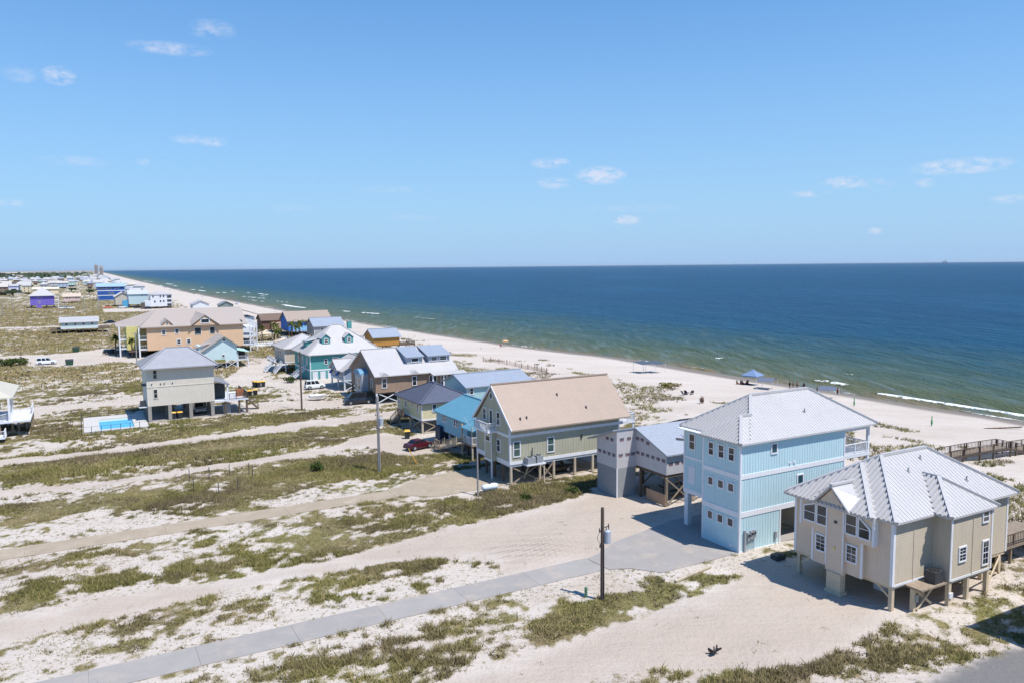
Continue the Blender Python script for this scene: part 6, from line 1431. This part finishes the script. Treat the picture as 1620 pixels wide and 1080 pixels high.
def blades(name, px, py, pz, hgt_, wid, nb, mat, spread=.25, lean=.6):
    """tufts of triangular blades as one mesh"""
    n = len(px); N_ = n * nb
    cx = np.repeat(px, nb) + rng.normal(0, 1, N_) * np.repeat(hgt_, nb) * spread; cy = np.repeat(py, nb) + rng.normal(0, 1, N_) * np.repeat(hgt_, nb) * spread
    cz = np.repeat(pz, nb) - .03; H_ = np.repeat(hgt_, nb) * rng.uniform(.55, 1.15, N_); a = rng.uniform(0, 2 * np.pi, N_); w_ = np.repeat(wid, nb) * rng.uniform(.6, 1.3, N_)
    lx = rng.normal(0, lean, N_) * H_; ly = rng.normal(0, lean, N_) * H_
    v = np.zeros((N_, 3, 3)); dx = np.cos(a) * w_; dy = np.sin(a) * w_
    for k, (ex, ey, ez) in enumerate(((-dx, -dy, 0), (dx, dy, 0), (lx, ly, H_))):
        x = cx + ex; y = cy + ey; v[:, k, 0] = x * CA - y * SA; v[:, k, 1] = x * SA + y * CA; v[:, k, 2] = cz + ez
    me = bpy.data.meshes.new(name); me.vertices.add(N_ * 3); me.vertices.foreach_set('co', v.ravel())
    me.loops.add(N_ * 3); me.loops.foreach_set('vertex_index', np.arange(N_ * 3)); me.polygons.add(N_); me.polygons.foreach_set('loop_start', np.arange(0, N_ * 3, 3)); me.polygons.foreach_set('loop_total', np.full(N_, 3)); me.update()
    me.materials.append(mat); o = bpy.data.objects.new(name, me); COL.objects.link(o); return o
def scatter(x0, x1, y0, y1, n, dens_pow=1.0, lo=.25):
    x = rng.uniform(x0, x1, n); y = rng.uniform(y0, y1, n); wx = x * CA - y * SA; wy = x * SA + y * CA
    k = (wy > 5) & (np.abs(wx) < wy * .70 + 6); x, y = x[k], y[k]
    v = veg_map(x, y); k = rng.random(len(x)) < np.clip((v - lo) / (1 - lo), 0, 1) ** dens_pow; return x[k], y[k], v[k]
def clear(x, y, v):
    k = np.ones(len(x), bool)
    for (a, b, c, e) in ((51.5, 66.5, 35.5, 45), (50.7, 64.8, 50.1, 59), (43.5, 59.7, 80, 89), (51.4, 62, 64, 73.5), (45.5, 55.5, 96, 108), (45.5, 54.5, 112.5, 123.3), (56, 68.6, 118, 127), (8.8, 26, 146, 158), (46.8, 65, 142, 158), (45.8, 63, 161, 197), (-1.3, 8.7, 140.8, 155.4)):
        k &= ~((x > a) & (x < b) & (y > c) & (y < e))
    for P in (PAD1, PAD2, DR1, DR2, ASPH): k &= poly_sd(x, y, P) < -.05
    return x[k], y[k], v[k]
x, y, v = clear(*scatter(-16, 80, 22, 104, 340000, 1.4, .12))
big = fbm(x * .11, y * .15, 61, 3)
hh = (.09 + .26 * v * v * sstep(.35, .65, big)) * rng.uniform(.6, 1.5, len(x))
tag(blades('dune_grass', x, y, hgt(x, y), hh, .026 + .03 * hh, 5, GRASS, .35), 'tufts of green and straw dune grass across the near sandy lots', 'grass', kind='stuff')
x, y, v = clear(*scatter(-45, 82, 104, 200, 150000, 1.3))
hh = (.14 + .3 * v * sstep(.35, .65, fbm(x * .11, y * .15, 61, 3))) * rng.uniform(.7, 1.3, len(x))
tag(blades('dune_grass', x, y, hgt(x, y), hh, .05 + .05 * hh, 5, GRASS), 'dune grass over the lots around the off white house', 'grass', kind='stuff')
x, y, v = scatter(-150, 85, 200, 900, 210000, 1.0)
k = rng.random(len(x)) < sstep(900, 320, y); x, y, v = x[k], y[k], v[k]
hh = (.2 + .35 * v) * rng.uniform(.6, 1.3, len(x))
tag(blades('dune_grass', x, y, hgt(x, y), hh, .12 + .1 * hh, 4, GRASSF, .6), 'grassland beyond the condominium and around the mint ranch', 'grass', kind='stuff')
n = 80000; x = rng.uniform(-16, 70, n); y = rng.uniform(24, 110, n); k = rng.random(n) < .3 * spots_attr(x, y) * sstep(.46, .62, fbm(x * .5, y * .6, 91, 3)); x, y, v = clear(x[k], y[k], x[k])
tag(blades('beach_weeds', x, y, hgt(x, y), .12 * rng.uniform(.5, 1.6, len(x)), np.full(len(x), .035), 7, GRASS, .9), 'scattered low weeds dotting the bare sand', 'weeds', kind='stuff')
SCRUB = veg_mat('woody_scrub', [(0, lin(70, 66, 46)), (.35, lin(92, 86, 58)), (.65, lin(112, 102, 76)), (1, lin(140, 124, 98))])
x, y, v = clear(*scatter(-20, 78, 24, 165, 90000, 1.0, .45)); k = fbm(x * .16, y * .3, 131, 4) > .57; x, y, v = x[k], y[k], v[k]
tag(blades('woody_scrub', x, y, hgt(x, y), .22 * rng.uniform(.5, 1.5, len(x)), np.full(len(x), .05), 6, SCRUB, .5, .9), 'patches of low brown woody scrub among the dune grass', 'scrub', kind='stuff')
x, y, v = clear(*scatter(-16, 78, 24, 140, 30000, 1.0, .35)); k = fbm(x * .2, y * .3, 141, 4) > .58; x, y, v = x[k], y[k], v[k]
tag(blades('tall_grass', x, y, hgt(x, y), .55 * rng.uniform(.6, 1.4, len(x)), np.full(len(x), .022), 7, GRASSF, .22, .35), 'tall pale seed heads standing above the dune grass', 'grass', kind='stuff')
# sea oats on the foredune
x = rng.uniform(64, 116, 60000); y = 36 + 290 * rng.random(60000) ** 1.6; n_ = fbm(x * .12, y * .1, 71, 4); dn = np.full(x.shape, -1e9)
for P in OATS: dn = np.maximum(dn, poly_sd(x, y, P))
k = (n_ > .56 + .12 * sstep(86, 112, x) - .2 * sstep(-2, 1.5, dn)); x, y = x[k], y[k]
tag(blades('sea_oats', x, y, hgt(x, y), .45 * rng.uniform(.6, 1.4, len(x)), np.full(len(x), .05), 5, GRASS), 'sea oats growing on the low dunes above the beach', 'grass', kind='stuff')

def leafball(mb, c, rx, rz_, n, s_, rr):
    """leaf-sized quads spread through an uneven crown volume"""
    lobes = [(rr.uniform(-.5, .5) * rx, rr.uniform(-.5, .5) * rx, rr.uniform(-.25, .45) * rz_, rr.uniform(.45, .75)) for _ in range(6)]
    for k in range(n):
        l_ = lobes[k % 6]; d = Vector((rr.gauss(0, 1), rr.gauss(0, 1), rr.gauss(0, 1))).normalized() * (rr.random() ** .4)
        p = Vector(c) + Vector((l_[0] + d.x * rx * l_[3], l_[1] + d.y * rx * l_[3], l_[2] + d.z * rz_ * l_[3]))
        if p.z < .02: p.z = .02 + rr.random() * .2
        u = Vector((rr.gauss(0, 1), rr.gauss(0, 1), rr.gauss(0, .6))).normalized(); w_ = u.cross(Vector((rr.gauss(0, 1), rr.gauss(0, 1), rr.gauss(0, 1)))).normalized(); q = s_ * rr.uniform(.6, 1.4)
        mb.poly([p - u * q, p + w_ * q * .5, p + u * q, p - w_ * q * .5])
def raw_mesh(mb, name, mat):
    me = bpy.data.meshes.new(name); me.from_pydata(mb.v, [], mb.f); me.materials.append(mat); return me
def shrub(label, x, y, r_, hz, mat, n=260, name='shrub', group=None, s_=.14):
    root = empty(name, label, name.replace('_', ' '), x, y, gz(x, y), 0, group); rr = random.Random(int(x * 13 + y * 7))
    t = MB()
    for k in range(5): a = rr.uniform(0, 6.28); t.cyl((0, 0, -.2), (r_ * .5 * math.cos(a), r_ * .5 * math.sin(a), hz * .7), .05 * r_, .02 * r_, 5)
    child('stems', t.mesh('stems', WOODD), root); f = MB(); leafball(f, (0, 0, hz * .55), r_, hz * .6, n, s_, rr); child('foliage', raw_mesh(f, 'foliage', mat), root)
shrub('round dark green shrub alone in the grassy lot with stakes', 25.2, 97.8, 1.0, 1.1, LEAF, 420)
for k, (x, y, r_) in enumerate(((-19, 255, 2.6), (-16.4, 255, 2.2), (-22, 257, 2.4))): shrub('dark green hedge shrub beside the long white utility car', x, y, r_, 2.0, LEAF, 420, 'hedge_shrub', 'hedge beside the car park', .3)
shrub('green shrub at the foot of the brown shingled house', 47, 152.5, 1.8, 1.3, LEAF, 350, s_=.2)
shrub('green shrub near the white steps of the teal house', 40.6, 180.5, 1.8, 1.5, LEAF, 350, s_=.22)
shrub('straw coloured bush on the open beach beside dark chairs', 110.8, 131, 2.6, 1.1, GRASS, 420, s_=.25)
shrub('dark shrub under the picnic shelter roof edge', 54.5, 251, 2.4, 1.5, LEAF_HAZED, 300, s_=.3)
shrub('brown dead shrub standing on sand above the light blue roof', 101.8, 110.7, .6, 1.6, mk('dead_leaf', lin(120, 96, 80), .9, .2), 160, s_=.16)
for x, y in ((51.9, 73.6), (46.4, 74.2)): shrub('bright green bushy tuft in the long grass strip beside unfinished house', x - 4, y, .8, .7, LEAF, 180, 'grass_bush', 'green tufts in the grass strip', .14)
def palm(label, x, y, hh, group=None):
    rr = random.Random(int(x * 31 + y)); root = empty('palm_tree', label, 'palm tree', x, y, gz(x, y), rr.uniform(0, 6), group)
    t = MB(); p = Vector((0, 0, -.3)); n = 6
    for k in range(n): q = Vector((.04 * hh * math.sin(k / n * 1.6), 0, hh * (k + 1) / n)); t.cyl(p, q, .26 - .02 * k, .25 - .02 * k, 8); p = q
    child('trunk', t.mesh('trunk', WOODD), root); c = MB()
    for k in range(24):
        a = rr.uniform(0, 6.28); el_ = rr.uniform(-.5, 1.2); L_ = rr.uniform(1.4, 2.0) * hh / 5; pr = p.copy(); d = Vector((math.cos(a) * math.cos(el_), math.sin(a) * math.cos(el_), math.sin(el_)))
        for j in range(5):
            nx = pr + d * (L_ / 5); d = (d + Vector((0, 0, -.32))).normalized(); sd_ = d.cross(Vector((0, 0, 1))).normalized() * (.42 - .07 * j) * hh / 5
            for s_ in (-1, 1): c.poly([pr, nx, nx + sd_ * s_ + Vector((0, 0, -.16)), pr.lerp(nx, .3) + sd_ * s_ + Vector((0, 0, -.1))])
            pr = nx
    child('crown', raw_mesh(c, 'crown', PALM), root)
palm('palm tree beside the dark blue car at the condominium', 8.2, 269.5, 5.6)
palm('palm tree before the condominium recessed balconies', 12.4, 258.4, 5.2)
for x, y in ((55.6, 286), (60.6, 290), (57, 266), (66.2, 287), (65.5, 277.8), (70, 291), (74, 294), (68, 283), (63, 296)): palm('palm tree in the grove by the picnic shelters', x, y, random.uniform(4.4, 6), 'palm grove by the shelters')

# ------------------------------------------------------------------ the far town
rr = random.Random(21)
def far_house(label, x, y, w, d, hh, wall, roofm, kind, pitch, group, win=True):
    h = House('far_house', label, x, y, group=group); z0 = rr.choice([1.5, 2, 2.5])
    if kind == 'hip': h.box('wall', wall, x, x + w, y, y + d, z0, hh); P, rd = hip(x - .7, x + w + .7, y - .7, y + d + .7, hh, pitch, 'x')
    else: gwall(h, 'wall', wall, x, x + w, y, y + d, hh - .02, d / 2 * pitch - .2, 'x', z0); P, rd = gable(x - .7, x + w + .7, y - .7, y + d + .7, hh - .7 * pitch, (d / 2 + .7) * pitch, 'x')
    h.roof(P, roofm, .25, 0); b_ = h.mb()
    for i in range(3): b_.box(x + .2 + (w - .8) * i / 2, x + .6 + (w - .8) * i / 2, y + .2, y + .6, -.5, z0)
    b_.box(x + w * .2, x + w * .8, y + d * .3, y + d * .7, -.3, z0); h.put(b_, 'piles', WOODD)
    if win:
        n = max(2, int(w / 4))
        for zz in np.arange(z0 + 1, hh - 1.2, 3.0):
            for i in range(n):
                xx = x + (i + .5) * w / n; p = h.mb(); p.box(xx - .5, xx + .5, y - .05, y + .05, zz, zz + 1.3); h.put(p, 'window', GLASS)
FW = [('white', mk('far_white', lin(214, 216, 218), .8, .05)), ('pale aqua', mk('far_aqua', lin(178, 204, 202), .8, .05)), ('cream', mk('far_cream', lin(214, 200, 170), .8, .05)), ('pale grey', mk('far_grey', lin(180, 184, 188), .8, .05)), ('pale pink', mk('far_pink', lin(214, 190, 180), .8, .05)), ('pale yellow', mk('far_yellow', lin(206, 200, 170), .8, .05)), ('soft blue', mk('far_blue', lin(168, 186, 204), .8, .05)), ('brown', mk('far_brown', lin(140, 120, 106), .8, .05))]
FR = [('white', ROOFW), ('grey', ROOFG), ('pale tan', mk('far_tan_roof', lin(184, 178, 170), .8, .05))]
spots = []
def town(n, xa, xb, ya, yb, where, wmin=7, wmax=12, win=True):
    k = 0; tries = 0
    while k < n and tries < 4000:
        tries += 1; x = rr.uniform(xa, xb); y = rr.uniform(ya, yb); w = rr.uniform(wmin, wmax); d = rr.uniform(9, 14)
        if x + w > shore(y) - 62: continue
        if any(abs(x - a) < (w + c) / 2 + 4 and abs(y - b) < 22 + y * .006 for a, b, c in spots): continue
        spots.append((x, y, w)); wn, wm = rr.choice(FW); rn, rm = rr.choice(FR + FR[:1]); kd = rr.choice(['hip', 'gable'])
        far_house(f'small distant {wn} house with {rn} {kd} roof {where}', x, y, w, d, rr.uniform(6, 10.5), wm, rm, kd, rr.uniform(.3, .55), f'{wn} houses {where} under {rn} {kd} roofs', win); k += 1
town(16, 20, 72, 800, 1150, 'along the far beach')
town(46, 0, 85, 1150, 2300, 'in the far beach town')
town(74, -190, -5, 1250, 2400, 'in the far town', 8, 14)
town(60, -420, 60, 2400, 3900, 'on the far town skyline', 10, 18, False)
town(12, -140, -40, 930, 1240, 'scattered past the grassland')
# two towers far down the coast
CT = mk('tower_concrete', lin(176, 164, 160), .8, .06)
for dx, hh, l_ in ((0, 54, 'taller beige tower block far down the coast'), (22, 46, 'lower beige tower block beside the taller far tower')):
    x = 66 + dx * 1.1; y = 4700 + dx; h = House('tower_block', l_, x, y, 'tower'); h.box('wall', CT, x, x + 18, y, y + 24, 0, hh); h.box('roof_house', CT, x + 3, x + 11, y + 4, y + 18, hh, hh + 7)
    for z in np.arange(6, hh - 4, 6.0): h.box('balcony_band', mk('far_glass', lin(110, 116, 126), .4, .05), x + 2, x + 16, y - .6, y + .2, float(z), float(z) + 2.6)
for k in range(7):
    x = -250 + 40 * k; y = 5600; h = House('resort_block', 'pale distant resort block in the row on the horizon', x, y, 'building', 'resort blocks on the horizon'); hh = rr.uniform(20, 30); h.box('wall', mk('far_resort', lin(190, 180, 184), .8, .05), x, x + 15, y, y + 20, 0, hh); h.box('roof_house', CT, x + 3, x + 10, y + 4, y + 16, hh, hh + 4)

def far_tree(label, x, y, r_, hh, group):
    root = empty('tree', label, 'tree', x, y, 0, rr.uniform(0, 6), group); o = rr.choice(TREES); c = copy_tree(o, root)
    t = copy_tree(TRUNK, root); t.scale = (r_ * .1, r_ * .1, hh * .6); c.scale = (r_, r_, hh * .6); c.location = (0, 0, hh * .25)
TREES = []
for k in range(4):
    f = MB(); q = random.Random(k); leafball(f, (0, 0, .5), 1.0, .6, 420, .16, q); o = bpy.data.objects.new('crown', raw_mesh(f, 'crown', LEAF_HAZED)); TREES.append(o)
t = MB(); t.cyl((0, 0, -.2), (0, 0, 1.0), 1, .7, 6); TRUNK = bpy.data.objects.new('trunk', t.mesh('trunk', WOODD))
def copy_tree(o, parent=None):
    c = o.copy(); COL.objects.link(c); c.parent = parent; return c
k = 0
while k < 110:
    y = rr.uniform(930, 2600); x = rr.uniform(-.165 * y - 30, -.03 * y - 20 if rr.random() < .7 else .02 * y)
    if any(abs(x + 4 - a) < (c + 12) / 2 and -20 < b - y < 16 for a, b, c in spots): continue
    far_tree('dark green tree among the houses of the far town', x, y, rr.uniform(4, 8), rr.uniform(5, 9), 'trees of the far town'); k += 1
for o in TREES: bpy.data.objects.remove(o)
bpy.data.objects.remove(TRUNK)
# the wood behind the town reads as one mass
f = MB(); q = random.Random(5)
for k in range(420):
    y = q.uniform(2500, 6500); x = q.uniform(-.45 * y, -.02 * y) if q.random() < .8 else q.uniform(-.05 * y, .012 * y); leafball(f, (x, y, 7), q.uniform(14, 30), q.uniform(7, 12), 42, 5.0, q)
o = bpy.data.objects.new('woodland', raw_mesh(f, 'woodland', LEAF_HAZED)); COL.objects.link(o); o.rotation_euler.z = ANG; tag(o, 'dark belt of woodland behind the far town', 'woodland', kind='stuff')

# ------------------------------------------------------------------ sea haze
hz = MB(); hz.box(-86000, 86000, -86000, 86000, -10.5, 90)
hm = bpy.data.materials.new('haze'); hm.use_nodes = True; hn = hm.node_tree; hn.nodes.remove(hn.nodes['Principled BSDF'])
pv = hn.nodes.new('ShaderNodeVolumePrincipled'); pv.inputs['Color'].default_value = (.84, .93, 1, 1); pv.inputs['Density'].default_value = 1.1e-5; pv.inputs['Anisotropy'].default_value = .2
hn.links.new(pv.outputs[0], hn.nodes['Material Output'].inputs['Volume'])
tag(hz.build('haze', hm), 'thin pale sea haze over the whole coast', 'haze', kind='stuff')
